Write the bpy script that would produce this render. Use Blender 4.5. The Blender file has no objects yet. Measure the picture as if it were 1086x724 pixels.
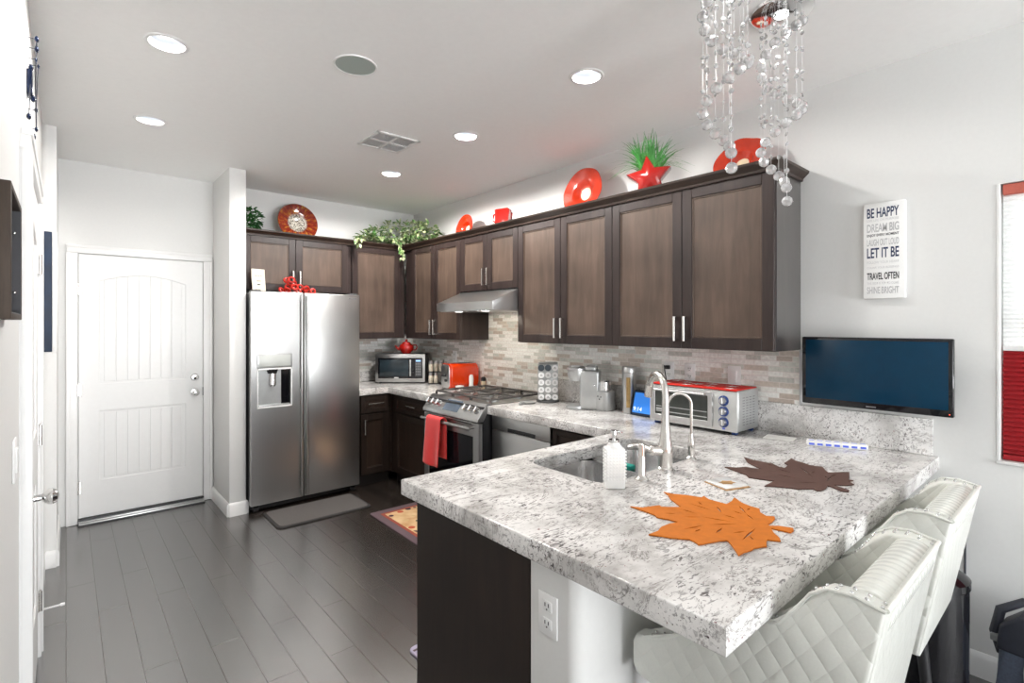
import bpy, bmesh, math, random
from mathutils import Vector, Matrix

S = bpy.context.scene
COL = S.collection
PI = math.pi
R = math.radians

# ---------------------------------------------------------------- camera
cam_data = bpy.data.cameras.new('camera')
cam_data.sensor_width = 36.0
cam_data.lens = 544.0 / 1086.0 * 36.0
cam_data.shift_y = -17.0 / 1086.0
cam_data.clip_start = 0.02
cam = bpy.data.objects.new('camera', cam_data)
cam.location = (0, 0, 1.5)
cam.rotation_euler = (R(90), 0, R(-41.0))
COL.objects.link(cam)
S.camera = cam

# ---------------------------------------------------------------- world, lights, exposure
S.view_settings.view_transform = 'Standard'
S.view_settings.look = 'None'
S.view_settings.exposure = 0.27
S.view_settings.gamma = 1.0
S.view_settings.use_curve_mapping = False
S.cycles.max_bounces = 16
S.cycles.diffuse_bounces = 12
S.cycles.glossy_bounces = 6
S.cycles.transmission_bounces = 10
S.cycles.sample_clamp_indirect = 6.0
S.cycles.caustics_refractive = False
S.cycles.caustics_reflective = False

W = bpy.data.worlds.new('daylight')
S.world = W
W.use_nodes = True
bg = W.node_tree.nodes['Background']
bg.inputs[0].default_value = (0.93, 0.97, 1.0, 1)
bg.inputs[1].default_value = 5.0


def area(name, loc, rot, sx, sy, power, color=(1, 1, 1), spread=180):
    d = bpy.data.lights.new(name, 'AREA')
    d.shape = 'RECTANGLE'
    d.size, d.size_y, d.energy, d.color = sx, sy, power, color
    d.spread = R(spread)
    o = bpy.data.objects.new(name, d)
    o.location, o.rotation_euler = loc, rot
    COL.objects.link(o)
    return o


# area lamps: daylight at the unseen rear opening, then two added fill lamps
area('daylight_patio', (1.45, -7.40, 1.25), (R(90), 0, 0), 2.7, 2.2, 65, (0.95, 0.98, 1.0))
area('ceiling_fill', (1.45, -7.30, 0.45), (R(120), 0, 0), 2.7, 0.8, 300, (0.98, 0.98, 1.0))  # upward lamp added to brighten the ceiling
area('side_fill', (-0.095, -2.3, 1.45), (0, R(-90), R(28)), 1.3, 1.9, 20, (0.96, 0.98, 1.0))  # side lamp added to brighten the tile and the stool sides
CAN_POWER = 17.0

# ---------------------------------------------------------------- helpers


class MB:
    """collects shapes into one mesh"""

    def __init__(s):
        s.bm = bmesh.new()

    def box(s, x0, x1, y0, y1, z0, z1, bev=0.0, seg=2):
        m = Matrix.Translation(((x0 + x1) / 2, (y0 + y1) / 2, (z0 + z1) / 2)) @ Matrix.Diagonal((abs(x1 - x0), abs(y1 - y0), abs(z1 - z0), 1))
        r = bmesh.ops.create_cube(s.bm, size=1, matrix=m)
        if bev > 0:
            es = list({e for v in r['verts'] for e in v.link_edges})
            bmesh.ops.bevel(s.bm, geom=es, offset=bev, segments=seg, profile=0.5, affect='EDGES')
        return s

    def cyl(s, p0, p1, r0, r1=None, seg=20, cap=True):
        p0, p1 = Vector(p0), Vector(p1)
        d = p1 - p0
        q = Vector((0, 0, 1)).rotation_difference(d.normalized())
        m = Matrix.Translation((p0 + p1) / 2) @ q.to_matrix().to_4x4()
        bmesh.ops.create_cone(s.bm, cap_ends=cap, segments=seg, radius1=max(r0, 1e-5), radius2=max(r0 if r1 is None else r1, 1e-5), depth=d.length, matrix=m)
        return s

    def lathe(s, prof, c=(0, 0, 0), seg=32, mat=None):
        rings = []
        T = Matrix.Translation(c) @ (mat or Matrix.Identity(4))
        for r, z in prof:
            if r < 1e-6:
                rings.append([s.bm.verts.new(T @ Vector((0, 0, z)))])
            else:
                rings.append([s.bm.verts.new(T @ Vector((r * math.cos(2 * PI * i / seg), r * math.sin(2 * PI * i / seg), z))) for i in range(seg)])
        for a, b in zip(rings, rings[1:]):
            for i in range(seg):
                j = (i + 1) % seg
                if len(a) == 1 and len(b) == 1:
                    continue
                if len(a) == 1:
                    f = (a[0], b[j], b[i])
                elif len(b) == 1:
                    f = (a[i], a[j], b[0])
                else:
                    f = (a[i], a[j], b[j], b[i])
                try:
                    s.bm.faces.new(f)
                except ValueError:
                    pass
        return s

    def sphere(s, c, r, seg=16, sc=(1, 1, 1), rot=None):
        m = Matrix.Translation(c) @ (rot or Matrix.Identity(4)) @ Matrix.Diagonal((r * sc[0], r * sc[1], r * sc[2], 1))
        bmesh.ops.create_uvsphere(s.bm, u_segments=seg, v_segments=max(6, seg // 2), radius=1, matrix=m)
        return s

    def tube(s, pts, r, seg=10, closed=False):
        pts = [Vector(p) for p in pts]
        n = len(pts)
        rad = r if isinstance(r, (list, tuple)) else [r] * n
        rings, up = [], None
        for i, p in enumerate(pts):
            if closed:
                t = (pts[(i + 1) % n] - pts[i - 1]).normalized()
            else:
                t = (pts[min(i + 1, n - 1)] - pts[max(i - 1, 0)]).normalized()
            if up is None:
                up = Vector((0, 0, 1)) if abs(t.z) < 0.9 else Vector((1, 0, 0))
            a = t.cross(up)
            if a.length < 1e-6:
                a = t.orthogonal()
            a.normalize()
            b = a.cross(t).normalized()
            up = b
            rings.append([s.bm.verts.new(p + (a * math.cos(2 * PI * k / seg) + b * math.sin(2 * PI * k / seg)) * rad[i]) for k in range(seg)])
        for i in range(n if closed else n - 1):
            A, B = rings[i], rings[(i + 1) % n]
            for k in range(seg):
                s.bm.faces.new((A[k], A[(k + 1) % seg], B[(k + 1) % seg], B[k]))
        if not closed:
            s.bm.faces.new(rings[0][::-1])
            s.bm.faces.new(rings[-1])
        return s

    def prism(s, pts, plane, a0, a1, bev=0.0, seg=2):
        """2D outline extruded along the missing axis"""
        def P(p, a):
            return {'xy': (p[0], p[1], a), 'yz': (a, p[0], p[1]), 'xz': (p[0], a, p[1])}[plane]
        A = [s.bm.verts.new(P(p, a0)) for p in pts]
        B = [s.bm.verts.new(P(p, a1)) for p in pts]
        n = len(pts)
        fs = [s.bm.faces.new(A), s.bm.faces.new(B[::-1])]
        for i in range(n):
            fs.append(s.bm.faces.new((A[i], B[i], B[(i + 1) % n], A[(i + 1) % n])))
        if bev > 0:
            es = list(fs[0].edges) + list(fs[1].edges)
            bmesh.ops.bevel(s.bm, geom=es, offset=bev, segments=seg, profile=0.5, affect='EDGES')
        return s

    def quad(s, a, b, c, d):
        s.bm.faces.new([s.bm.verts.new(v) for v in (a, b, c, d)])
        return s

    def grid(s, fn, nu, nv):
        V = [[s.bm.verts.new(fn(i / nu, j / nv)) for j in range(nv + 1)] for i in range(nu + 1)]
        for i in range(nu):
            for j in range(nv):
                s.bm.faces.new((V[i][j], V[i + 1][j], V[i + 1][j + 1], V[i][j + 1]))
        return s

    def xf(s, m):
        bmesh.ops.transform(s.bm, matrix=m, verts=s.bm.verts)
        return s

    def done(s, name, mat, parent=None, smooth=True, angle=35, loc=None, rotz=0, solid=0):
        me = bpy.data.meshes.new(name)
        bmesh.ops.recalc_face_normals(s.bm, faces=s.bm.faces)
        s.bm.to_mesh(me)
        s.bm.free()
        if smooth:
            me.shade_smooth()
            me.set_sharp_from_angle(angle=R(angle))
        if mat is not None:
            me.materials.append(mat)
        o = bpy.data.objects.new(name, me)
        COL.objects.link(o)
        if parent is not None:
            o.parent = parent
        if loc is not None:
            o.location = loc
        o.rotation_euler.z = rotz
        if solid:
            md = o.modifiers.new('thickness', 'SOLIDIFY')
            md.thickness = solid
            md.offset = 0
        return o


def thing(name, label, cat, loc=(0, 0, 0), rotz=0.0, group=None):
    o = bpy.data.objects.new(name, None)
    o.empty_display_size = 0.1
    COL.objects.link(o)
    o.location = loc
    o.rotation_euler = (0, 0, rotz)
    return tag(o, label, cat, group)


def tag(o, label, cat, group=None, kind=None):
    o['label'] = label
    o['category'] = cat
    if group:
        o['group'] = group
    if kind:
        o['kind'] = kind
    return o


def struct(o, label=None):
    o['kind'] = 'structure'
    if label:
        o['label'] = label
    return o


def outline(name, loops, z0, z1, mat, parent=None, bevel=0.0, res=2, xf=None):
    """flat shape with holes, extruded from z0 to z1 (bevelled)"""
    cu = bpy.data.curves.new('tmp', 'CURVE')
    cu.dimensions = '2D'
    cu.fill_mode = 'BOTH'
    cu.extrude = max((z1 - z0) / 2 - bevel, 1e-5)
    cu.bevel_depth = bevel
    cu.bevel_resolution = res
    cu.offset = -bevel
    for lp in loops:
        sp = cu.splines.new('POLY')
        sp.points.add(len(lp) - 1)
        for p, q in zip(sp.points, lp):
            p.co = (q[0], q[1], 0, 1)
        sp.use_cyclic_u = True
    t = bpy.data.objects.new('tmp', cu)
    COL.objects.link(t)
    dg = bpy.context.evaluated_depsgraph_get()
    me = bpy.data.meshes.new_from_object(t.evaluated_get(dg))
    bpy.data.objects.remove(t)
    bpy.data.curves.remove(cu)
    me.transform(Matrix.Translation((0, 0, (z0 + z1) / 2)))
    if xf is not None:
        me.transform(xf)
    me.name = name
    me.shade_smooth()
    me.set_sharp_from_angle(angle=R(35))
    me.materials.clear()
    me.materials.append(mat)
    o = bpy.data.objects.new(name, me)
    COL.objects.link(o)
    if parent is not None:
        o.parent = parent
    return o


def letters(name, s, mat, parent, height, width, M, depth=0.0006, bold=0.0):
    """raised lettering: text fitted into width x height, centred on the origin of M (x right, y up)"""
    cu = bpy.data.curves.new('tmp', 'FONT')
    cu.body = s
    cu.size = 1
    cu.extrude = 0.0
    cu.offset = bold
    t = bpy.data.objects.new('tmp', cu)
    COL.objects.link(t)
    dg = bpy.context.evaluated_depsgraph_get()
    me = bpy.data.meshes.new_from_object(t.evaluated_get(dg))
    bpy.data.objects.remove(t)
    bpy.data.curves.remove(cu)
    xs = [v.co.x for v in me.vertices]
    ys = [v.co.y for v in me.vertices]
    cx, cy = (min(xs) + max(xs)) / 2, (min(ys) + max(ys)) / 2
    sx, sy = width / (max(xs) - min(xs)), height / (max(ys) - min(ys))
    me.transform(M @ Matrix.Diagonal((sx, sy, 1, 1)) @ Matrix.Translation((-cx, -cy, depth)))
    me.name = name
    me.materials.clear()
    me.materials.append(mat)
    o = bpy.data.objects.new(name, me)
    COL.objects.link(o)
    o.parent = parent
    return o


def copy_tree(o, parent=None):
    c = o.copy()
    COL.objects.link(c)
    if parent is not None:
        c.parent = parent
    for ch in list(o.children):
        copy_tree(ch, c)
    return c


def circle(cx, cy, r, n=32):
    return [(cx + r * math.cos(2 * PI * i / n), cy + r * math.sin(2 * PI * i / n)) for i in range(n)]


def rrect(x0, x1, y0, y1, r, n=6):
    out = []
    for (cx, cy, a0) in ((x1 - r, y1 - r, 0), (x0 + r, y1 - r, 90), (x0 + r, y0 + r, 180), (x1 - r, y0 + r, 270)):
        for i in range(n + 1):
            a = R(a0 + 90 * i / n)
            out.append((cx + r * math.cos(a), cy + r * math.sin(a)))
    return out


def rect(x0, x1, y0, y1):
    return [(x0, y0), (x1, y0), (x1, y1), (x0, y1)]


# ---------------------------------------------------------------- materials


class NT:
    def __init__(s, name):
        s.m = bpy.data.materials.new(name)
        s.m.use_nodes = True
        s.t = s.m.node_tree
        s.b = s.t.nodes['Principled BSDF']

    def n(s, typ, **kw):
        nd = s.t.nodes.new(typ)
        for k, v in kw.items():
            if k.startswith('i_'):
                nd.inputs[k[2:].replace('_', ' ')].default_value = v
            else:
                setattr(nd, k, v)
        return nd

    def l(s, a, ao, b, bi):
        s.t.links.new(a.outputs[ao], b.inputs[bi])

    def coord(s, scale=(1, 1, 1), rot=(0, 0, 0), out='Object'):
        tc = s.n('ShaderNodeTexCoord')
        mp = s.n('ShaderNodeMapping')
        mp.inputs['Scale'].default_value = scale
        mp.inputs['Rotation'].default_value = rot
        s.l(tc, out, mp, 'Vector')
        return mp

    def ramp(s, stops, interp='LINEAR'):
        r = s.n('ShaderNodeValToRGB')
        r.color_ramp.interpolation = interp
        e = r.color_ramp.elements
        while len(e) < len(stops):
            e.new(0.5)
        for el, (p, c) in zip(e, stops):
            el.position = p
            el.color = (*c, 1) if len(c) == 3 else c
        return r

    def mix(s, fac, a, b, mode='MIX'):
        m = s.n('ShaderNodeMix', data_type='RGBA', blend_type=mode)
        for sock, v in ((0, fac), (6, a), (7, b)):
            if isinstance(v, tuple) and len(v) == 2 and hasattr(v[0], 'outputs'):
                s.t.links.new(v[0].outputs[v[1]], m.inputs[sock])
            elif sock == 0:
                m.inputs[0].default_value = v
            else:
                m.inputs[sock].default_value = (*v, 1)
        return (m, 2)

    def base(s, src):
        s.t.links.new(src[0].outputs[src[1]], s.b.inputs['Base Color'])

    def bump(s, src, strength, dist=0.001):
        b = s.n('ShaderNodeBump')
        b.inputs['Strength'].default_value = strength
        b.inputs['Distance'].default_value = dist
        s.t.links.new(src[0].outputs[src[1]], b.inputs['Height'])
        s.l(b, 'Normal', s.b, 'Normal')


def plain(name, col, rough=0.5, metal=0.0, var=0.04, scale=30, bump=0.0, **kw):
    """a colour with slight procedural variation"""
    t = NT(name)
    mp = t.coord()
    nz = t.n('ShaderNodeTexNoise', i_Scale=scale, i_Detail=3.0)
    t.l(mp, 0, nz, 'Vector')
    rp = t.ramp([(0.3, tuple(c * (1 - var) for c in col)), (0.7, tuple(min(1, c * (1 + var)) for c in col))])
    t.l(nz, 0, rp, 0)
    t.base((rp, 0))
    t.b.inputs['Roughness'].default_value = rough
    t.b.inputs['Metallic'].default_value = metal
    for k, v in kw.items():
        t.b.inputs[k.replace('_', ' ')].default_value = v
    if bump:
        t.bump((nz, 0), bump, 0.002)
    return t.m


def srgb(r, g, b):
    f = lambda c: (c / 255 / 12.92) if c <= 10.3 else ((c / 255 + 0.055) / 1.055) ** 2.4
    return (f(r), f(g), f(b))


M = {}
M['wall'] = plain('wall_paint', (0.72, 0.72, 0.71), 0.55, var=0.01, scale=60, bump=0.12)
M['ceiling'] = plain('ceiling_paint', (0.92, 0.917, 0.905), 0.8, var=0.01, scale=40, bump=0.2)
M['trim'] = plain('white_trim_paint', (0.80, 0.80, 0.795), 0.3, var=0.01)
M['door'] = plain('white_door_paint', (0.76, 0.76, 0.755), 0.35, var=0.01)
M['chrome'] = plain('chrome', (0.80, 0.80, 0.80), 0.08, 1.0, var=0.01)
M['nickel'] = plain('brushed_nickel', (0.70, 0.68, 0.65), 0.25, 1.0, var=0.02)
M['black'] = plain('black_plastic', (0.012, 0.012, 0.014), 0.35, var=0.1)
M['iron'] = plain('cast_iron', (0.16, 0.15, 0.145), 0.35, 0.7, var=0.2, scale=200, bump=0.1)
M['darkgrey'] = plain('dark_grey_plastic', (0.05, 0.052, 0.055), 0.4, var=0.1)
M['white'] = plain('white_plastic', (0.82, 0.82, 0.82), 0.35, var=0.01)
M['ceramic_white'] = plain('white_ceramic', (0.85, 0.85, 0.84), 0.12, var=0.01)
M['glossblack'] = plain('glossy_black', (0.006, 0.006, 0.008), 0.06, var=0.1)
M['red'] = plain('red_glaze', srgb(162, 24, 16), 0.16, var=0.12, scale=25, Coat_Weight=0.5)
M['orange'] = plain('orange_glaze', srgb(172, 42, 10), 0.2, var=0.15, scale=20, Coat_Weight=0.5)
M['toaster_orange'] = plain('orange_enamel', srgb(208, 56, 10), 0.12, var=0.05, Coat_Weight=0.6)
M['cream'] = plain('cream_glaze', (0.72, 0.60, 0.42), 0.2, var=0.1)
M['paper'] = plain('white_paper', (0.80, 0.79, 0.76), 0.7, var=0.02)
M['cardcream'] = plain('cream_card', (0.66, 0.60, 0.50), 0.6, var=0.04)
M['ink'] = plain('dark_ink', (0.03, 0.03, 0.035), 0.6, var=0.1)
M['reflector'] = plain('satin_reflector', (0.40, 0.43, 0.47), .4, var=.02)
M['navyink'] = plain('navy_ink', (0.035, 0.05, 0.11), 0.6, var=0.05)
M['greyink'] = plain('pale_grey_ink', (0.50, 0.50, 0.51), 0.6, var=0.03)
M['midink'] = plain('mid_grey_ink', (0.16, 0.16, 0.17), 0.6, var=0.03)
M['faintink'] = plain('faint_grey_ink', (0.66, 0.66, 0.67), 0.6, var=0.03)
M['canvas'] = plain('white_canvas', (0.82, 0.82, 0.81), 0.6, var=0.02, scale=200)
M['navy'] = plain('navy_canvas', (0.003, 0.016, 0.045), 0.55, var=0.25, scale=12)
M['screen'] = plain('dark_screen', (0.001, 0.028, 0.062), 0.22, var=0.05, Specular_IOR_Level=0.25)
M['grout_grey'] = plain('aluminium', (0.55, 0.55, 0.55), 0.35, 1.0, var=0.03)
M['greenmesh'] = plain('speaker_mesh', (0.36, 0.41, 0.38), 0.7, var=0.03, scale=300)
M['soil'] = plain('dark_basket', (0.06, 0.04, 0.025), 0.8, var=0.3)
M['mirrorball'] = plain('blue_black_glass', (0.01, 0.02, 0.06), 0.12, 0.4, var=0.2)
M['amber'] = plain('amber_window', (0.42, 0.27, 0.10), 0.15, var=0.2)
M['towel'] = plain('coral_terry', srgb(226, 52, 52), 0.95, var=0.12, scale=260, bump=0.6, Sheen_Weight=0.3)
M['cork'] = plain('cork', (0.48, 0.28, 0.12), 0.8, var=0.15, scale=150)
M['blue_label'] = plain('blue_lid', (0.10, 0.16, 0.75), 0.3, var=0.05)
M['sponge'] = plain('green_sponge', (0.02, 0.30, 0.24), 0.9, var=0.2, scale=200)
M['grass'] = plain('green_blade', (0.035, 0.21, 0.03), 0.4, var=0.5, scale=14)
M['brownfelt'] = plain('brown_leather_felt', srgb(88, 62, 54), 0.7, var=0.10, scale=60)
M['orangefelt'] = plain('orange_felt', srgb(196, 108, 14), 0.75, var=0.08, scale=40)
M['bagfabric'] = plain('slate_fabric', (0.10, 0.12, 0.17), 0.6, var=0.15, scale=120)
M['bagdark'] = plain('dark_strap', (0.03, 0.033, 0.045), 0.5, var=0.1)
M['piping'] = plain('pale_piping', (0.55, 0.56, 0.58), 0.5, var=0.03)


def mk_emit(name, col, strength):
    t = NT(name)
    t.b.inputs['Base Color'].default_value = (*col, 1)
    t.b.inputs['Emission Color'].default_value = (*col, 1)
    t.b.inputs['Emission Strength'].default_value = strength
    nz = t.n('ShaderNodeTexNoise', i_Scale=4.0)
    rp = t.ramp([(0.0, tuple(c * 0.98 for c in col)), (1.0, col)])
    t.l(nz, 0, rp, 0)
    t.l(rp, 0, t.b, 'Emission Color')
    return t.m


M['lamp'] = mk_emit('lamp_lens', (1.0, 0.98, 0.95), 2.6)
M['led'] = mk_emit('led_lens', (1.0, 1.0, 1.0), 6.0)
M['tablet_screen'] = mk_emit('tablet_screen', (0.012, 0.13, 0.46), 0.9)
M['lit_white'] = mk_emit('lit_digits', (0.7, 0.8, 1.0), 0.8)
M['lit_blue'] = mk_emit('lit_display', (0.25, 0.45, 0.9), 0.8)


def mk_glass(name, col=(1, 1, 1), rough=0.0, ior=1.5):
    t = NT(name)
    t.b.inputs['Transmission Weight'].default_value = 1.0
    t.b.inputs['IOR'].default_value = ior
    t.b.inputs['Roughness'].default_value = rough
    nz = t.n('ShaderNodeTexNoise', i_Scale=3.0)
    rp = t.ramp([(0, tuple(c * .985 for c in col)), (1, col)])
    t.l(nz, 0, rp, 0)
    t.base((rp, 0))
    return t.m


M['crystal'] = mk_glass('clear_crystal', ior=1.5)
M['crystal'].node_tree.nodes['Principled BSDF'].inputs['Transmission Weight'].default_value = 0.72


def mk_pane(name):
    t = NT(name)
    t.b.inputs['Roughness'].default_value = 0.02
    nz = t.n('ShaderNodeTexNoise', i_Scale=2.0)
    rp = t.ramp([(0, (0.96, 0.98, 0.97)), (1, (0.99, 1.0, 0.99))])
    t.l(nz, 0, rp, 0)
    t.base((rp, 0))
    tr = t.n('ShaderNodeBsdfTransparent')
    t.l(rp, 0, tr, 0)
    gl = t.n('ShaderNodeBsdfGlossy', i_Roughness=0.02)
    fr_ = t.n('ShaderNodeFresnel', i_IOR=1.45)
    mx = t.n('ShaderNodeMixShader')
    t.l(fr_, 0, mx, 0)
    t.l(tr, 0, mx, 1)
    t.l(gl, 0, mx, 2)
    t.l(mx, 0, t.t.nodes['Material Output'], 'Surface')
    return t.m


M['glass'] = mk_pane('window_glass')
M['jar_glass'] = mk_glass('jar_glass', (0.9, 0.92, 0.9), 0.02, 1.3)
M['oven_glass'] = plain('oven_window', (0.045, 0.05, 0.045), 0.06, var=0.3, scale=8)


def mk_steel(name, col=(0.50, 0.50, 0.495), rough=0.30, ax='x', streak=0.03):
    t = NT(name)
    sc = {'x': (1.2, 160, 160), 'y': (160, 1.2, 160), 'z': (220, 220, 0.8)}[ax]
    mp = t.coord(sc)
    nz = t.n('ShaderNodeTexNoise', i_Scale=1.0, i_Detail=2.0)
    t.l(mp, 0, nz, 'Vector')
    rp = t.ramp([(0.25, tuple(c * (1 - streak) for c in col)), (0.75, tuple(c * (1 + streak) for c in col))])
    t.l(nz, 0, rp, 0)
    t.base((rp, 0))
    mr = t.n('ShaderNodeMapRange')
    mr.inputs['To Min'].default_value = rough * 0.92
    mr.inputs['To Max'].default_value = rough * 1.08
    t.l(nz, 0, mr, 0)
    t.l(mr, 0, t.b, 'Roughness')
    t.b.inputs['Metallic'].default_value = 1.0
    return t.m


M['steel'] = mk_steel('stainless_steel')
M['steelv'] = mk_steel('stainless_steel_vertical', ax='z')
M['sinksteel'] = mk_steel('sink_steel', (0.74, 0.74, 0.74), 0.20)
M['silver'] = plain('silver_plastic', (0.46, 0.47, 0.47), 0.3, 0.6, var=0.03)


def mk_wood(name, c0, c1, rough=0.35, ax='z', coat=0.15):
    t = NT(name)
    sc = {'z': (22, 22, 2.2), 'x': (2.2, 22, 22), 'y': (22, 2.2, 22)}[ax]
    mp = t.coord(sc)
    nz = t.n('ShaderNodeTexNoise', i_Scale=1.0, i_Detail=6.0, i_Roughness=0.65, i_Distortion=0.6)
    t.l(mp, 0, nz, 'Vector')
    rp = t.ramp([(0.30, c0), (0.70, c1)])
    t.l(nz, 0, rp, 0)
    mp2 = t.coord((1.5, 1.5, 1.0))
    n2 = t.n('ShaderNodeTexNoise', i_Scale=3.0, i_Detail=2.0)
    t.l(mp2, 0, n2, 'Vector')
    r2 = t.ramp([(0.3, (0.72, 0.72, 0.72)), (0.7, (1.15, 1.15, 1.15))])
    t.l(n2, 0, r2, 0)
    t.base(t.mix(1.0, (rp, 0), (r2, 0), 'MULTIPLY'))
    t.b.inputs['Roughness'].default_value = rough
    t.b.inputs['Coat Weight'].default_value = coat
    t.b.inputs['Specular IOR Level'].default_value = 0.3
    t.b.inputs['Coat Roughness'].default_value = 0.25
    t.bump((nz, 0), 0.08, 0.001)
    return t.m


M['litwood'] = mk_wood('espresso_frame_lit', (0.020, 0.0125, 0.0115), (0.038, 0.025, 0.022), 0.36, coat=0.05)  # same wood as the base cabinets, lightened for the stronger light up high
M['litpanel'] = mk_wood('espresso_panel_lit', (0.068, 0.045, 0.034), (0.108, 0.074, 0.056), 0.38, coat=0.05)  # lit copy too; paler than the frame, with the sheen put into the colour
M['wood'] = mk_wood('espresso_wood_shaded', (0.010, 0.0055, 0.004), (0.022, 0.013, 0.009), 0.5, coat=0.0)  # same wood as the wall cabinets, darkened for the weaker light down low
M['woodpanel'] = mk_wood('espresso_panel_shaded', (0.016, 0.009, 0.006), (0.034, 0.020, 0.014), 0.45, coat=0.0)  # shaded copy; a little paler than its frame for the panel sheen
M['woodh'] = mk_wood('espresso_wood_across', (0.020, 0.011, 0.008), (0.040, 0.024, 0.017), ax='y')
M['toekick'] = plain('dark_toe_kick', (0.012, 0.008, 0.007), 0.5, var=0.1)
M['endpanel'] = mk_wood('satin_end_panel', (0.030, 0.024, 0.023), (0.042, 0.034, 0.032), 0.3, coat=1.0)
M['endpanel'].node_tree.nodes['Principled BSDF'].inputs['Coat IOR'].default_value = 2.0
M['framewood'] = mk_wood('weathered_frame', (0.025, 0.016, 0.010), (0.07, 0.048, 0.034), 0.6, coat=0.0)


def mk_floor():
    t = NT('dark_plank_floor')
    mp = t.coord((1, 1, 1), (0, 0, R(90)))
    br = t.n('ShaderNodeTexBrick', i_Scale=1.0, i_Mortar_Size=0.0018, i_Mortar_Smooth=0.2, i_Bias=0.0, i_Brick_Width=1.15, i_Row_Height=0.128)
    br.offset = 0.37
    br.offset_frequency = 2
    br.inputs['Color1'].default_value = (0, 0, 0, 1)
    br.inputs['Color2'].default_value = (1, 1, 1, 1)
    br.inputs['Mortar'].default_value = (0.5, 0.5, 0.5, 1)
    t.l(mp, 0, br, 'Vector')
    rp = t.ramp([(0.0, (0.010, 0.006, 0.004)), (1.0, (0.024, 0.016, 0.012))])
    t.l(br, 'Color', rp, 0)
    g = t.coord((30, 1.6, 30))
    nz = t.n('ShaderNodeTexNoise', i_Scale=1.0, i_Detail=6.0, i_Roughness=0.6, i_Distortion=0.4)
    t.l(g, 0, nz, 'Vector')
    r2 = t.ramp([(0.3, (0.65, 0.65, 0.65)), (0.7, (1.3, 1.3, 1.3))])
    t.l(nz, 0, r2, 0)
    col = t.mix(1.0, (rp, 0), (r2, 0), 'MULTIPLY')
    col = t.mix((br, 'Fac'), col, (0.075, 0.066, 0.060))  # paler seams: light caught on bevelled plank edges, put into the colour
    t.base(col)
    w = t.coord((16, 3.0, 16))
    n3 = t.n('ShaderNodeTexNoise', i_Scale=1.0, i_Detail=2.0)
    t.l(w, 0, n3, 'Vector')
    mr = t.n('ShaderNodeMapRange')
    mr.inputs['To Min'].default_value = 0.25
    mr.inputs['To Max'].default_value = 0.27
    t.l(n3, 0, mr, 0)
    t.l(mr, 0, t.b, 'Roughness')
    t.b.inputs['IOR'].default_value = 3.6
    sl = t.n('ShaderNodeMapRange')
    sl.inputs['To Min'].default_value = 0.5
    sl.inputs['To Max'].default_value = 0.12
    t.l(br, 'Fac', sl, 0)
    t.l(sl, 0, t.b, 'Specular IOR Level')
    iv = t.n('ShaderNodeMath', operation='SUBTRACT')
    iv.inputs[0].default_value = 1.0
    t.l(br, 'Fac', iv, 1)
    t.bump((iv, 0), 0.25, 0.001)
    return t.m


M['floor'] = mk_floor()


def mk_granite():
    t = NT('white_granite')
    mp = t.coord((1, 1, 1))
    # large soft clouds
    c = t.n('ShaderNodeTexNoise', i_Scale=5.0, i_Detail=4.0, i_Roughness=0.6)
    t.l(mp, 0, c, 'Vector')
    r = t.ramp([(0.36, (0.47, 0.455, 0.44)), (0.48, (0.68, 0.665, 0.65)), (0.62, (0.83, 0.815, 0.80))])
    t.l(c, 0, r, 0)
    # streaky flecks
    m2 = t.coord((40, 100, 100), (0, 0, R(24)))
    f = t.n('ShaderNodeTexNoise', i_Scale=1.0, i_Detail=5.0, i_Roughness=0.62, i_Distortion=0.8)
    t.l(m2, 0, f, 'Vector')
    rf = t.ramp([(0.54, (0, 0, 0)), (0.60, (1, 1, 1))])
    t.l(f, 0, rf, 0)
    # where the flecks gather
    g = t.n('ShaderNodeTexNoise', i_Scale=9.0, i_Detail=3.0)
    t.l(mp, 0, g, 'Vector')
    rg = t.ramp([(0.38, (0.12, 0.12, 0.12)), (0.62, (0.9, 0.9, 0.9))])
    t.l(g, 0, rg, 0)
    fm = t.mix(1.0, (rf, 0), (rg, 0), 'MULTIPLY')
    col = t.mix(fm, (r, 0), (0.085, 0.075, 0.078))
    # long veins
    m3 = t.coord((2.2, 6.0, 6.0), (0, 0, R(30)))
    v = t.n('ShaderNodeTexNoise', i_Scale=1.0, i_Detail=6.0, i_Roughness=0.7, i_Distortion=1.2)
    t.l(m3, 0, v, 'Vector')
    rv = t.ramp([(0.485, (0, 0, 0)), (0.50, (0.75, 0.75, 0.75)), (0.515, (0, 0, 0))])
    t.l(v, 0, rv, 0)
    col = t.mix((rv, 0), col, (0.20, 0.18, 0.17))
    # dark and wine-coloured specks
    s = t.n('ShaderNodeTexNoise', i_Scale=130.0, i_Detail=2.0)
    t.l(mp, 0, s, 'Vector')
    rs = t.ramp([(0.68, (0, 0, 0)), (0.73, (1, 1, 1))])
    t.l(s, 0, rs, 0)
    col = t.mix((rs, 0), col, (0.10, 0.075, 0.08))
    s2 = t.n('ShaderNodeTexNoise', i_Scale=70.0, i_Detail=2.0)
    t.l(t.coord((1, 1, 1), (0.4, 0.7, 0.2)), 0, s2, 'Vector')
    rs2 = t.ramp([(0.70, (0, 0, 0)), (0.74, (0.8, 0.8, 0.8))])
    t.l(s2, 0, rs2, 0)
    col = t.mix((rs2, 0), col, (0.22, 0.10, 0.10))
    t.base(col)
    t.b.inputs['Roughness'].default_value = 0.16
    return t.m


M['granite'] = mk_granite()


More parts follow.
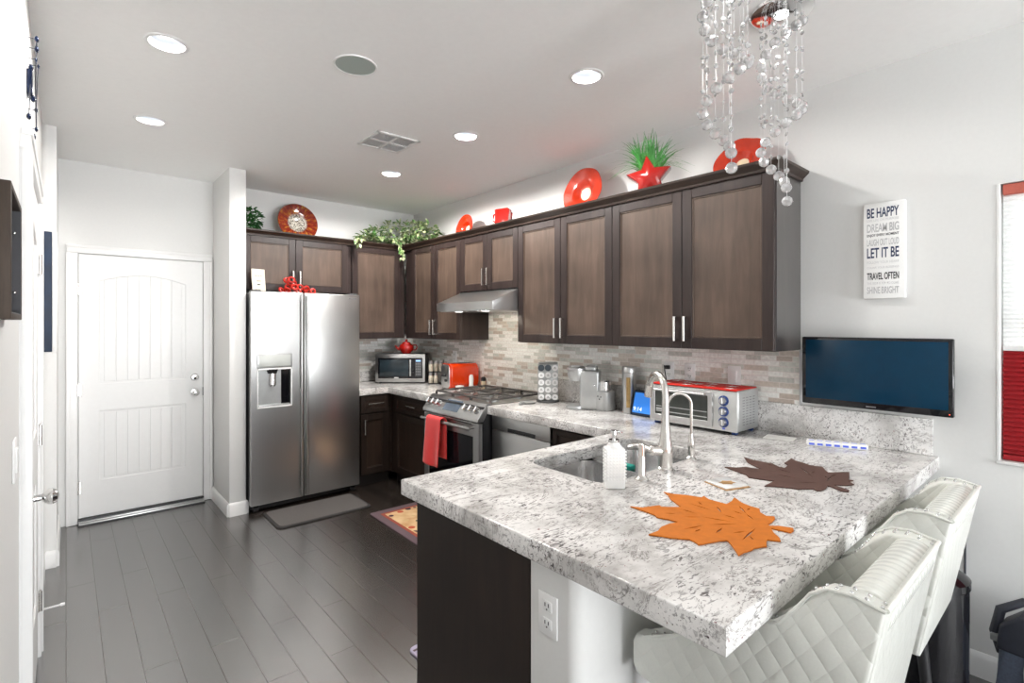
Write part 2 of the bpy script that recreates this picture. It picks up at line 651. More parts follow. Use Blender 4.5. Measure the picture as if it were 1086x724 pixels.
def mk_mosaic(name, ax):
    t = NT(name)
    tc = t.n('ShaderNodeTexCoord')
    sp = t.n('ShaderNodeSeparateXYZ')
    t.l(tc, 'Object', sp, 0)
    cb = t.n('ShaderNodeCombineXYZ')
    t.l(sp, ax, cb, 0)
    t.l(sp, 'Z', cb, 1)
    br = t.n('ShaderNodeTexBrick', i_Scale=1.0, i_Mortar_Size=0.0016, i_Bias=0.0, i_Brick_Width=0.135, i_Row_Height=0.029)
    br.offset, br.offset_frequency, br.squash, br.squash_frequency = 0.43, 2, 0.62, 3
    br.inputs['Color1'].default_value = (0, 0, 0, 1)
    br.inputs['Color2'].default_value = (1, 1, 1, 1)
    br.inputs['Mortar'].default_value = (0.5, 0.5, 0.5, 1)
    t.l(cb, 0, br, 'Vector')
    rp = t.ramp([(0.0, (0.82, 0.81, 0.78)), (0.20, (0.50, 0.43, 0.375)), (0.30, (0.56, 0.56, 0.52)), (0.42, (0.78, 0.77, 0.74)), (0.56, (0.58, 0.52, 0.46)), (0.65, (0.78, 0.76, 0.72)), (0.78, (0.62, 0.63, 0.58)), (0.87, (0.84, 0.83, 0.80))], 'CONSTANT')
    t.l(br, 'Color', rp, 0)
    nz = t.n('ShaderNodeTexNoise', i_Scale=60.0, i_Detail=3.0)
    t.l(cb, 0, nz, 'Vector')
    r2 = t.ramp([(0.3, (0.95, 0.95, 0.95)), (0.7, (1.2, 1.2, 1.2))])
    t.l(nz, 0, r2, 0)
    col = t.mix(1.0, (rp, 0), (r2, 0), 'MULTIPLY')
    col = t.mix((br, 'Fac'), col, (0.76, 0.69, 0.66))
    t.base(col)
    t.b.inputs['Roughness'].default_value = 0.18
    inv = t.n('ShaderNodeMath', operation='SUBTRACT')
    inv.inputs[0].default_value = 1.0
    t.l(br, 'Fac', inv, 1)
    t.bump((inv, 0), 0.4, 0.0015)
    return t.m


M['mosaic_y'] = mk_mosaic('mosaic_tile_side', 'Y')
M['mosaic_x'] = mk_mosaic('mosaic_tile_back', 'X')


def mk_leather(name, quilt):
    t = NT(name)
    t.b.inputs['Base Color'].default_value = (0.76, 0.76, 0.71, 1)
    t.b.inputs['Roughness'].default_value = 0.32
    t.b.inputs['Coat Weight'].default_value = 0.15
    mp = t.coord()
    nz = t.n('ShaderNodeTexNoise', i_Scale=180.0, i_Detail=3.0)
    t.l(mp, 0, nz, 'Vector')
    rp = t.ramp([(0.3, (0.71, 0.72, 0.675)), (0.7, (0.74, 0.75, 0.705))])
    t.l(nz, 0, rp, 0)
    t.base((rp, 0))
    if quilt is None:
        t.bump((nz, 0), 0.08, 0.001)
        return t.m
    if quilt == 'ruche':
        w = t.n('ShaderNodeTexWave', i_Scale=11.0, i_Distortion=2.2, i_Detail=1.0)
        w.inputs['Detail Scale'].default_value = 0.7
        w.bands_direction = 'X'
        t.l(mp, 0, w, 'Vector')
        t.bump((w, 1), 0.35, 0.006)
        t.b.inputs['Roughness'].default_value = 0.24
        return t.m
    sp = t.n('ShaderNodeSeparateXYZ')
    t.l(mp, 0, sp, 0)
    ax = quilt
    k = PI / 0.075

    def tri(op):
        a = t.n('ShaderNodeMath', operation='MULTIPLY')
        t.l(sp, ax, a, 0)
        a.inputs[1].default_value = 1.25
        b = t.n('ShaderNodeMath', operation=op)
        t.l(a, 0, b, 0)
        t.l(sp, 'Z', b, 1)
        c = t.n('ShaderNodeMath', operation='MULTIPLY')
        t.l(b, 0, c, 0)
        c.inputs[1].default_value = k
        d = t.n('ShaderNodeMath', operation='SINE')
        t.l(c, 0, d, 0)
        e = t.n('ShaderNodeMath', operation='ABSOLUTE')
        t.l(d, 0, e, 0)
        f = t.n('ShaderNodeMath', operation='POWER')
        t.l(e, 0, f, 0)
        f.inputs[1].default_value = 0.55
        return f
    p, q = tri('ADD'), tri('SUBTRACT')
    mu = t.n('ShaderNodeMath', operation='MULTIPLY')
    t.l(p, 0, mu, 0)
    t.l(q, 0, mu, 1)
    t.bump((mu, 0), 0.35, 0.008)
    return t.m


M['leather'] = mk_leather('white_leather', None)
M['quilt_y'] = mk_leather('quilted_white_leather_side', 'Y')
M['quilt_x'] = mk_leather('quilted_white_leather_back', 'X')
M['ruche'] = mk_leather('gathered_white_leather', 'ruche')


def mk_leafmix(name, cols):
    t = NT(name)
    mp = t.coord()
    v = t.n('ShaderNodeTexVoronoi', i_Scale=42.0)
    t.l(mp, 0, v, 'Vector')
    sp = t.n('ShaderNodeSeparateColor')
    t.l(v, 'Color', sp, 0)
    rp = t.ramp([(i / len(cols), c) for i, c in enumerate(cols)])
    t.l(sp, 0, rp, 0)
    t.base((rp, 0))
    t.b.inputs['Roughness'].default_value = 0.45
    return t.m


M['ivy'] = mk_leafmix('variegated_ivy', [(0.03, 0.11, 0.02), (0.10, 0.22, 0.05), (0.05, 0.15, 0.03), (0.42, 0.46, 0.24), (0.12, 0.26, 0.07), (0.55, 0.55, 0.36)])
M['darkleaf'] = mk_leafmix('dark_green_leaf', [(0.012, 0.07, 0.015), (0.03, 0.13, 0.03), (0.02, 0.10, 0.02)])


def mk_glassplate():
    t = NT('art_glass')
    tc = t.n('ShaderNodeTexCoord')
    sp = t.n('ShaderNodeSeparateXYZ')
    t.l(tc, 'Object', sp, 0)
    at = t.n('ShaderNodeMath', operation='ARCTAN2')
    t.l(sp, 'Y', at, 0)
    t.l(sp, 'X', at, 1)
    ln = t.n('ShaderNodeVectorMath', operation='LENGTH')
    t.l(tc, 'Object', ln, 0)
    cb = t.n('ShaderNodeCombineXYZ')
    t.l(at, 0, cb, 0)
    t.l(ln, 'Value', cb, 1)
    mp = t.n('ShaderNodeMapping')
    mp.inputs['Scale'].default_value = (3.5, 9, 1)
    t.l(cb, 0, mp, 0)
    nz = t.n('ShaderNodeTexNoise', i_Scale=1.6, i_Detail=6.0, i_Roughness=0.7)
    t.l(mp, 0, nz, 'Vector')
    rp = t.ramp([(0.30, (0.03, 0.003, 0.002)), (0.44, (0.13, 0.008, 0.003)), (0.54, (0.20, 0.022, 0.004)), (0.62, (0.34, 0.16, 0.012)), (0.70, (0.09, 0.04, 0.006))])
    t.l(nz, 0, rp, 0)
    rr = t.ramp([(0.078, (1, 1, 1)), (0.092, (0, 0, 0))])
    t.l(ln, 'Value', rr, 0)
    n2 = t.n('ShaderNodeTexNoise', i_Scale=70.0, i_Detail=3.0)
    t.l(tc, 'Object', n2, 'Vector')
    r2 = t.ramp([(0.40, (0.10, 0.085, 0.07)), (0.6, (0.55, 0.52, 0.45))])
    t.l(n2, 0, r2, 0)
    t.base(t.mix((rr, 0), (rp, 0), (r2, 0)))
    t.b.inputs['Roughness'].default_value = 0.08
    t.b.inputs['Coat Weight'].default_value = 0.8
    return t.m


M['artglass'] = mk_glassplate()


def mk_shade(name, col, trans):
    """pleated fabric that lets daylight through"""
    t = NT(name)
    mp = t.coord()
    nz = t.n('ShaderNodeTexNoise', i_Scale=90.0)
    t.l(mp, 0, nz, 'Vector')
    rp = t.ramp([(0, tuple(c * .9 for c in col)), (1, tuple(min(1, c * 1.1) for c in col))])
    t.l(nz, 0, rp, 0)
    t.base((rp, 0))
    t.b.inputs['Roughness'].default_value = 0.85
    tr = t.n('ShaderNodeBsdfTranslucent')
    t.l(rp, 0, tr, 0)
    mx = t.n('ShaderNodeMixShader')
    mx.inputs[0].default_value = trans
    t.l(t.b, 0, mx, 1)
    t.l(tr, 0, mx, 2)
    out = t.t.nodes['Material Output']
    t.l(mx, 0, out, 'Surface')
    return t.m


M['redshade'] = mk_shade('red_cellular_shade', srgb(160, 26, 34), 0.11)
M['whiteshade'] = mk_shade('white_sheer', (0.92, 0.93, 0.91), 0.22)
M['salmon'] = mk_shade('salmon_headrail', srgb(205, 110, 95), 0.1)


def mk_rug(kind):
    t = NT('rug_' + kind)
    mp = t.coord()
    sp = t.n('ShaderNodeSeparateXYZ')
    t.l(mp, 0, sp, 0)
    v = t.n('ShaderNodeTexVoronoi', i_Scale=13.0)
    t.l(mp, 0, v, 'Vector')
    rv = t.ramp([(0.32, (1, 1, 1)), (0.36, (0, 0, 0))])
    t.l(v, 'Distance', rv, 0)
    sc = t.n('ShaderNodeSeparateColor')
    t.l(v, 'Color', sc, 0)
    fr = t.ramp([(0.0, srgb(205, 172, 125)), (0.35, srgb(70, 32, 48)), (0.55, srgb(188, 84, 52)), (0.72, srgb(40, 28, 40)), (0.88, srgb(215, 180, 130))], 'CONSTANT')
    t.l(sc, 0, fr, 0)
    nz = t.n('ShaderNodeTexNoise', i_Scale=9.0)
    t.l(mp, 0, nz, 'Vector')
    bgc = t.ramp([(0.35, srgb(196, 150, 105)), (0.65, srgb(226, 196, 150))])
    t.l(nz, 0, bgc, 0)
    t.base(t.mix((rv, 0), (bgc, 0), (fr, 0)))
    t.b.inputs['Roughness'].default_value = 0.9
    return t.m


M['rugpic'] = mk_rug('picture')
M['rugborder'] = plain('mauve_rug_border', srgb(98, 80, 86), 0.9, var=0.1, scale=200)
M['rugred'] = plain('brick_red_rug_band', srgb(150, 70, 52), 0.9, var=0.1, scale=200)
M['ruglilac'] = plain('lilac_mat', srgb(176, 168, 190), 0.85, var=0.06, scale=150)
M['matgrey'] = plain('grey_floor_mat', srgb(92, 88, 86), 0.75, var=0.08, scale=120)
M['matedge'] = plain('dark_mat_edge', srgb(48, 46, 46), 0.7, var=0.08, scale=120)

# ================================================================ the room
XR, YB, ZC = 2.95, 5.08, 2.74
XL = -0.11
PX = Matrix(((0, 0, 1, 0), (1, 0, 0, 0), (0, 1, 0, 0), (0, 0, 0, 1)))     # (a, b, c) -> x=c, y=a, z=b
PY = Matrix(((1, 0, 0, 0), (0, 0, 1, 0), (0, 1, 0, 0), (0, 0, 0, 1)))     # (a, b, c) -> x=a, y=c, z=b

struct(MB().box(-0.35, 3.2, -7.7, 5.3, -0.08, 0).done('floor', M['floor']))

CANS = [(0.335, 2.698), (1.956, 1.685), (0.385, 3.775), (1.974, 2.731), (2.005, 3.809)]
CAN_R = 0.070
struct(outline('ceiling', [rect(-0.35, 3.2, -7.7, 5.3)] + [circle(x, y, CAN_R) for x, y in CANS], ZC, ZC + 0.02, M['ceiling']))
WIN = (-0.78, 0.279, 0.936, 2.092)
struct(outline('wall_right', [rect(-7.7, 5.3, 0, ZC + .01), rect(*WIN), rect(-5.75, -4.55, 0.9, 2.1)], XR, XR + 0.14, M['wall'], xf=PX))
struct(MB().box(-0.35, 3.1, YB, YB + 0.14, 0, ZC + .01).done('wall_back', M['wall']))
struct(outline('wall_side', [rect(-7.7, -1.2, 0, ZC + .01), rect(-3.35, -1.35, 0.75, 2.15)], XL - .19, XL, M['wall'], xf=PX))
w4 = bpy.data.objects.new('added_window_4', None)  # unseen window, added to go with the side fill lamp
COL.objects.link(w4)
struct(w4)
MB().box(XL - .13, XL - .09, -3.35, -3.30, .75, 2.15).box(XL - .13, XL - .09, -1.40, -1.35, .75, 2.15).box(XL - .13, XL - .09, -3.30, -1.40, .75, .80).box(XL - .13, XL - .09, -3.30, -1.40, 2.10, 2.15).box(XL - .13, XL - .09, -2.37, -2.33, .80, 2.10).done('frame', M['trim'], w4)
MB().box(XL - .112, XL - .108, -3.30, -2.37, .80, 2.10).done('pane', M['glass'], w4)
MB().box(XL - .112, XL - .108, -2.33, -1.40, .80, 2.10).done('pane', M['glass'], w4)
lw = [(-0.30, -1.2), (XL, -1.2), (XL, 4.24)] + [(XL + 0.04 - .04 * math.cos(R(a)), 4.24 + .04 * math.sin(R(a))) for a in range(10, 91, 16)] + [(-0.045, 4.285), (-0.045, YB), (-0.30, YB)]
struct(MB().prism(lw, 'xy', 0, ZC + .01).done('wall_left', M['wall']))
PATIO = (0.05, 2.85, 0.03, 2.30)
struct(outline('wall_rear', [rect(-0.35, 3.1, 0, ZC + .01), rect(*PATIO)], -7.64, -7.5, M['wall'], xf=PY))
struct(MB().box(0.964, 1.088, 4.488, YB, 0, ZC + .01, 0.012).done('wall_alcove', M['wall']))
b = [(1.0, 1.068), (2.95, 1.068), (2.95, 0.89)]
b += [(1.04 + 0.04 * math.cos(R(a)), 0.93 + 0.04 * math.sin(R(a))) for a in range(270, 179, -10)]
struct(MB().prism(b, 'xy', 0, 0.851).done('wall_peninsula', M['wall']))

# patio door frame behind the camera
w = bpy.data.objects.new('window_2', None)
COL.objects.link(w)
struct(w)
MB().box(0.05, 0.12, -7.6, -7.53, 0.03, 2.3).box(2.78, 2.85, -7.6, -7.53, 0.03, 2.3).box(1.41, 1.49, -7.6, -7.53, 0.03, 2.3).box(0.05, 2.85, -7.6, -7.53, 2.23, 2.3).box(0.05, 2.85, -7.6, -7.53, 0.03, 0.1).done('frame', M['trim'], w)
MB().box(0.12, 1.41, -7.57, -7.565, 0.1, 2.23).done('pane', M['glass'], w)
MB().box(1.49, 2.78, -7.57, -7.565, 0.1, 2.23).done('pane', M['glass'], w)


def baseboard(name, pts, h=0.105, t=0.014):
    """pts: wall line (x, y) walked so that the room is on the left"""
    mb = MB()
    for (x0, y0), (x1, y1) in zip(pts, pts[1:]):
        d = Vector((x1 - x0, y1 - y0, 0))
        L = d.length
        q = MB()
        q.prism([(0, 0), (t, 0), (t, h - 0.022), (t * 0.55, h - 0.006), (0.003, h), (0, h)], 'xz', 0, L)
        ang = math.atan2(d.y, d.x)
        # prism: profile (x, z), length along y ; turn y onto d, x onto the left normal
        mt = Matrix.Translation((x0, y0, 0)) @ Matrix(((-math.sin(ang), math.cos(ang), 0, 0), (math.cos(ang), math.sin(ang), 0, 0), (0, 0, 1, 0), (0, 0, 0, 1)))
        q.xf(mt)
        tmp = bpy.data.meshes.new('t')
        q.bm.to_mesh(tmp)
        q.bm.free()
        mb.bm.from_mesh(tmp)
        bpy.data.meshes.remove(tmp)
    return struct(mb.done(name, M['trim']))


baseboard('baseboard_left', [(XL, 4.28), (XL, 3.235)])
baseboard('baseboard_front', [(XL, 2.185), (XL, -7.4)])
baseboard('baseboard_corner', [(-0.045, YB - 0.02), (-0.045, 4.27), (XL, 4.28 - 0.001)])
baseboard('baseboard_alcove', [(1.09, 4.60), (1.09, 4.486), (0.962, 4.486), (0.962, YB)])
baseboard('baseboard_right', [(XR, -7.4), (XR, 0.885)])
baseboard('baseboard_peninsula', [(2.93, 0.888), (1.05, 0.888)])


# ---- doors
def panel_door(name, w, h, hinge_left, arch=True, cas=0.065):
    """local: x across 0..w, z up, front faces -y at y=0"""
    root = bpy.data.objects.new(name, None)
    COL.objects.link(root)
    struct(root)
    px0, px1 = 0.155 * w, 0.845 * w
    z = [0.135 * h, 0.40 * h, 0.505 * h, 0.90 * h]
    n = 14
    top = [(px1 + (px0 - px1) * i / n, z[3] + 0.055 * math.sin(PI * i / n)) for i in range(n + 1)] if arch else [(px1, z[3] + .03), (px0, z[3] + .03)]
    upper = [(px0, z[2]), (px1, z[2])] + top
    lower = rect(px0, px1, z[0], z[1])
    # (a, b, c) -> x=a, z=b, y=-c
    X = Matrix(((1, 0, 0, 0), (0, 0, -1, 0), (0, 1, 0, 0), (0, 0, 0, 1)))
    outline('door_leaf', [rect(0, w, 0, h), upper, lower], -0.012, 0.0, M['door'], root, bevel=0.004, xf=X)
    g = MB()
    np_ = 7
    for (a0, a1) in ((z[2] - .01, z[3] + .07), (z[0] - .01, z[1] + .01)):
        for i in range(np_):
            bw = (px1 - px0 - 0.05) / np_
            g.box(px0 + .025 + bw * i + 0.0006, px0 + .025 + bw * (i + 1) - .0006, 0.0065, 0.016, a0 + .025, a1 - .025 if a1 < 1 else a1, 0.0025, 1)
        g.box(px0 - .01, px1 + .01, 0.0092, 0.016, a0, a1)
    g.done('panel', M['door'], root)
    # casing
    c = MB()
    for s0, s1 in ((-cas - .004, -0.004), (w + 0.004, w + cas + .004)):
        c.box(s0, s1, -0.012, 0.018, -0.04, h + 0.004, 0.004)
        c.box(s0 + (0.045 if s0 > 0 else -0.003), s1 - (-0.003 if s0 > 0 else 0.045), -0.018, 0.01, -0.04, h + 0.004, 0.004)
    c.box(-cas - .0035, w + cas + .0035, -0.0125, 0.0175, h + 0.004, h + cas, 0.004)
    c.box(-cas - .007, w + cas + .007, -0.018, 0.01, h + cas - 0.02, h + cas + .003, 0.004)
    c.done('casing', M['trim'], root)
    # dark gap round the leaf
    hx = -0.002 if hinge_left else w + 0.002
    for zz in (0.115 * h, 0.485 * h, 0.865 * h):
        hg = MB().cyl((hx, -0.008, zz - 0.045), (hx, -0.008, zz + 0.045), 0.0065, seg=12)
        hg.cyl((hx, -0.008, zz + 0.045), (hx, -0.008, zz + 0.052), 0.005, 0.002, seg=12)
        hg.box(hx - 0.018, hx + 0.018, -0.004, 0.0, zz - 0.045, zz + 0.045, 0.001, 1)
        hg.done('hinge', M['nickel'], root)
    kx = w - 0.06 if hinge_left else 0.06
    return root, kx


d1, kx = panel_door('door_1', 0.815, 2.0, True)
d1.location = (0.070, YB - 0.017, 0.042)


def knob(parent, x, z, egg=False, name='door_handle'):
    m = Matrix.Translation((x, 0, z)) @ Matrix.Rotation(R(90), 4, 'X')
    prof = [(0.0, 0), (0.031, 0), (0.033, 0.004), (0.028, 0.010), (0.011, 0.013), (0.010, 0.035), (0.016, 0.040), (0.027, 0.050), (0.029, 0.060), (0.024, 0.070), (0.012, 0.076), (0, 0.077)]
    MB().lathe(prof, seg=24, mat=m).done(name, M['chrome'], parent)


knob(d1, kx, 0.893)
m = Matrix.Translation((kx, 0, 1.02)) @ Matrix.Rotation(R(90), 4, 'X')
MB().lathe([(0, 0), (0.031, 0), (0.031, 0.008), (0.024, 0.014), (0.02, 0.024), (0, 0.026)], seg=24, mat=m).done('deadbolt', M['chrome'], d1)
MB().box(0.813, 0.818, -0.004, 0.004, 0.86, 0.93).done('strike', M['black'], d1)
th = MB().box(0.068, 0.890, YB - 0.085, YB - 0.005, 0.0, 0.016, 0.004)
struct(th.box(0.068, 0.890, YB - 0.060, YB - 0.02, 0.016, 0.026, 0.003).done('trim_1', M['grout_grey']))
struct(MB().box(0.068, 0.890, YB - 0.092, YB - 0.084, 0.0, 0.010).box(0.068, 0.890, YB - 0.036, YB - 0.014, 0.026, 0.040).done('trim_2', M['black']))

d2, kx2 = panel_door('door_2', 0.88, 2.03, False)
d2.location = (XL + 0.014, 2.27, 0.02)
d2.rotation_euler.z = R(90)      # front now faces +x; its local x runs along +y
# hinges on the far jamb, knob on the near side
m = Matrix.Translation((0.055, 0, 0.905)) @ Matrix.Rotation(R(90), 4, 'X')
MB().lathe([(0, 0), (0.032, 0), (0.034, 0.004), (0.026, 0.010), (0.011, 0.014), (0.010, 0.034), (0.017, 0.040), (0.026, 0.052), (0.027, 0.062), (0.020, 0.074), (0, 0.080)], seg=24, mat=m).done('door_handle', M['chrome'], d2)

# ---- the window by the bar
w3 = bpy.data.objects.new('added_window_3', None)  # extra unseen window, added for a side light
COL.objects.link(w3)
struct(w3)
MB().box(XR + .06, XR + .10, -5.75, -5.70, .9, 2.1).box(XR + .06, XR + .10, -4.60, -4.55, .9, 2.1).box(XR + .06, XR + .10, -5.70, -4.60, .9, .95).box(XR + .06, XR + .10, -5.70, -4.60, 2.05, 2.1).done('frame', M['trim'], w3)
MB().box(XR + .075, XR + .08, -5.70, -4.60, .95, 2.05).done('pane', M['glass'], w3)

w1 = bpy.data.objects.new('window_1', None)
COL.objects.link(w1)
struct(w1)
y0, y1, z0, z1 = WIN
f = MB()
for a, b_ in ((y0, y0 + .045), (y1 - .045, y1)):
    f.box(XR + .075, XR + .12, a, b_, z0, z1, .004)
for a, b_ in ((z0, z0 + .045), (z1 - .045, z1), (1.49, 1.53)):
    f.box(XR + .075, XR + .12, y0, y1, a, b_, .004)
f.done('frame', M['trim'], w1)
MB().box(XR + .095, XR + .1, y0 + .04, y1 - .04, z0 + .04, z1 - .04).done('pane', M['glass'], w1)
MB().box(XR - .012, XR + .01, y0 - .012, y1 + .012, z0 - .014, z0, .003).box(XR - 0.004, XR + 0.01, y1, y1 + 0.012, z0, z1, .002).box(XR - 0.004, XR + 0.01, y0 - 0.012, y0, z0, z1, .002).done('sill', M['trim'], w1)

sh = thing('cellular_shade', 'pleated window shade, sheer white above and red below, in the window by the bar', 'window shade', (XR + .03, (y0 + y1) / 2, z0))
hw = (y1 - y0) / 2 - .006
MB().box(-0.022, 0.022, -hw, hw, z1 - z0 - .045, z1 - z0 - .003, .004).done('headrail', M['salmon'], sh)


def pleats(za, zb, n, x, amp):
    def fn(u, v):
        k = v * n * 2
        return (x + amp * (abs((k % 2) - 1) * 2 - 1), -hw + 2 * hw * u, za + (zb - za) * v)
    return MB().grid(fn, 1, n * 2)


pleats(0.475, z1 - z0 - .045, 34, 0, .004).done('sheer_panel', M['whiteshade'], sh, smooth=False)
pleats(0.022, 0.462, 23, 0, .007).done('red_panel', M['redshade'], sh, smooth=False)
MB().box(-0.014, 0.014, -hw, hw, 0.458, 0.480, .003).done('middle_rail', M['white'], sh)
MB().box(-0.014, 0.014, -hw, hw, 0.002, 0.024, .003).done('bottom_rail', M['redshade'], sh)

# ---- backsplash tiles and stone upstands (wall finishes)
struct(MB().box(XR - .010, XR, 1.055, 2.948, 1.075, 1.372).box(XR - .010, XR, 2.948, 3.71, 0.90, 1.80).box(XR - .010, XR, 3.71, YB, 0.914, 1.372).done('wall_tile_right', M['mosaic_y']))
struct(MB().box(2.0, XR - .010, YB - .010, YB, 0.914, 1.40).done('wall_tile_back', M['mosaic_x']))
struct(MB().box(XR - .013, XR, 1.044, 1.0555, 1.08, 1.372, .002).done('trim_3', M['greyink']))

# ---- outlets and switch plates


def outlet(label, loc, normal, kind='outlet', w=0.072, h=0.116, sockets=True, group=None):
    """plate in local xz, front towards -y"""
    rz = {'-y': 0, '-x': R(-90), '+x': R(90)}[normal]
    o = thing('outlet' if kind == 'outlet' else 'light_switch', label, kind, loc, rz, group)
    MB().box(-w / 2, w / 2, -0.006, 0, -h / 2, h / 2, 0.003).done('plate', M['white'], o)
    if sockets:
        for zz in (-0.024, 0.024):
            s = MB().box(-0.017, 0.017, -0.0085, -0.004, zz - 0.015, zz + 0.015, 0.003).done('socket', M['white'], o)
            MB().box(-0.008, -0.005, -0.0092, -0.008, zz - 0.001, zz + 0.009).box(0.005, 0.008, -0.0092, -0.008, zz - 0.001, zz + 0.009).cyl((0, -0.0092, zz - 0.008), (0, -0.008, zz - 0.008), 0.0025, seg=8).done('slot', M['darkgrey'], s)
    else:
        MB().box(-0.016, 0.016, -0.010, -0.004, -0.033, 0.033, 0.003).done('rocker', M['white'], o)
    return o


outlet('white outlet plate on the end of the bar wall under the granite overhang', (1.0, 0.996, 0.708), '-x')
tx = XR - .0105
outlet('white outlet on the mosaic tile above the orange toaster', (tx, 4.25, 1.188), '-x')
outlet('white outlet on the mosaic tile with a black plug, behind the faucet spout', (tx, 1.832, 1.208), '-x')
outlet('white outlet on the mosaic tile above the middle of the countertop oven', (tx, 1.687, 1.205), '-x')
outlet('blank-looking white switch plate on the mosaic above the oven knobs', (tx, 1.405, 1.205), '-x', 'switch plate', .078, .118, sockets=False)
outlet('white switch plate on the wall between the picture frame and the door knob', (XL, 1.96, 1.13), '+x', 'switch plate', sockets=False)
outlet('white outlet low on the wall above the baseboard past the panelled side door', (XL, 3.72, 0.40), '+x')
pl = thing('power_plug', 'black plug with a curved cord in the tile outlet above the tablet', 'plug', (tx - .0095, 1.832, 1.232), R(-90))
MB().box(-0.014, 0.014, -0.026, 0, -0.012, 0.012, .004).done('plug_body', M['black'], pl)
MB().tube([(0, -0.024, 0), (0, -0.05, 0.012), (0.01, -0.06, -0.02), (0.015, -0.045, -0.10)], 0.0035, 8).done('cable', M['black'], pl)

# ---- door stop
ds = thing('door_stop', 'thin white spring door stop sticking out of the baseboard by the side door', 'door stop', (XL + .014, 3.52, 0.062), 0)
MB().tube([(0.075 * i / 90 + 0.001, 0.0045 * math.cos(i * 0.9), 0.0045 * math.sin(i * 0.9)) for i in range(91)], 0.0016, 5).done('spring', M['white'], ds)
MB().cyl((0, 0, 0), (0.004, 0, 0), .012, seg=16).done('base', M['white'], ds)
MB().cyl((0.074, 0, 0), (0.092, 0, 0), .0085, .007, seg=14).done('tip', M['white'], ds)

# ---- ceiling fittings
lab = ['recessed ceiling light above the open floor, the one closest to the panelled side door',
       'recessed ceiling light above the sink side of the bar',
       'recessed ceiling light nearest the white back door',
       'recessed ceiling light midway between the air vent and the orange plate',
       'recessed ceiling light above the back counter, closest to the trailing ivy']
for (x, y), lb, dim in zip(CANS, lab, (0.45, 0.42, 0.11, 1.05, 1.35)):
    o = thing('recessed_light', lb, 'ceiling light', (x, y, ZC), 0, 'recessed ceiling lights')
    MB().lathe([(CAN_R - .006, 0.002), (CAN_R - .002, -0.004), (CAN_R + .012, -0.004), (CAN_R + .017, 0.0)], seg=40).done('trim_ring', M['trim'], o)
    MB().lathe([(CAN_R - .002, -0.002), (CAN_R - .004, 0.01), (0.060, 0.042), (0.060, 0.075)], seg=40).done('reflector', M['reflector'], o)
    MB().lathe([(0, 0.040), (0.035, 0.041), (0.052, 0.047), (0.0605, 0.058), (0.0605, 0.085), (0, 0.085)], seg=32).done('lens', M['lamp'], o)
    d = bpy.data.lights.new('can_lamp', 'SPOT')
    d.energy, d.spot_size, d.spot_blend, d.shadow_soft_size, d.color = CAN_POWER * 4 * dim, R(174), 0.25, 0.05, (1, 0.97, 0.93)
    l = bpy.data.objects.new('can_lamp', d)
    l.parent = o
    l.location = (0, 0, -0.006)
    COL.objects.link(l)

sp = thing('ceiling_speaker', 'round grey-green flush speaker in the ceiling', 'speaker', (1.041, 2.334, ZC))
MB().lathe([(0.092, -0.003), (0.093, -0.005), (0.098, -0.006), (0.100, 0)], seg=48).done('rim', M['trim'], sp)
MB().lathe([(0, -0.0045), (0.06, -0.0042), (0.0925, -0.003)], seg=48).done('grille', M['greenmesh'], sp)

v = thing('air_vent', 'square white air register with four louvre sections in the ceiling', 'vent', (1.645, 3.165, ZC))
H = 0.155
fr = MB()
for a in (-1, 1):
    fr.box(a * H - .022 * (a > 0), a * H + .022 * (a < 0), -H, H, -0.010, 0, .003)
    fr.box(-H, H, a * H - .022 * (a > 0), a * H + .022 * (a < 0), -0.010, 0, .003)
fr.box(-.008, .008, -H, H, -0.010, 0, .002).box(-H, H, -.008, .008, -0.010, 0, .002)
fr.done('frame', M['trim'], v)
MB().box(-H + .01, H - .01, -H + .01, H - .01, -0.0015, -0.0005).done('backing', M['greyink'], v)
for k, (cx, cy, ax) in enumerate(((-.072, -.072, 'x'), (.072, -.072, 'y'), (-.072, .072, 'y'), (.072, .072, 'x'))):
    sl = MB()
    for i in range(8):
        q = -0.058 + i * 0.0166
        t_ = MB()
        if ax == 'x':
            sl.prism([(cy + q, -0.009), (cy + q + 0.012, -0.003), (cy + q + .0125, -0.0042), (cy + q + .001, -0.010)], 'yz', cx - .064, cx + .064)
        else:
            sl.prism([(cx + q, -0.009), (cx + q + 0.012, -0.003), (cx + q + .0125, -0.0042), (cx + q + .001, -0.010)], 'xz', cy - .064, cy + .064)
        t_.bm.free()
    sl.done('louvre', M['trim'], v, smooth=False)

# ================================================================ cabinets


def bar_pull(parent, p, length, axis, depth=0.032, r=0.0065):
    """square-ish bar handle standing off the front (-y)"""
    x, y, z = p
    h = length / 2
    m = MB()
    if axis == 'z':
        m.box(x - r, x + r, y - depth - r, y - depth + r, z - h, z + h, .002, 1)
        for s in (-1, 1):
            m.box(x - r, x + r, y - depth, y, z + s * (h - r) - r, z + s * (h - r) + r, .001, 1)
    else:
        m.box(x - h, x + h, y - depth - r, y - depth + r, z - r, z + r, .002, 1)
        for s in (-1, 1):
            m.box(x + s * (h - r) - r, x + s * (h - r) + r, y - depth, y, z - r, z + r, .001, 1)
    return m.done('handle', M['nickel'], parent)


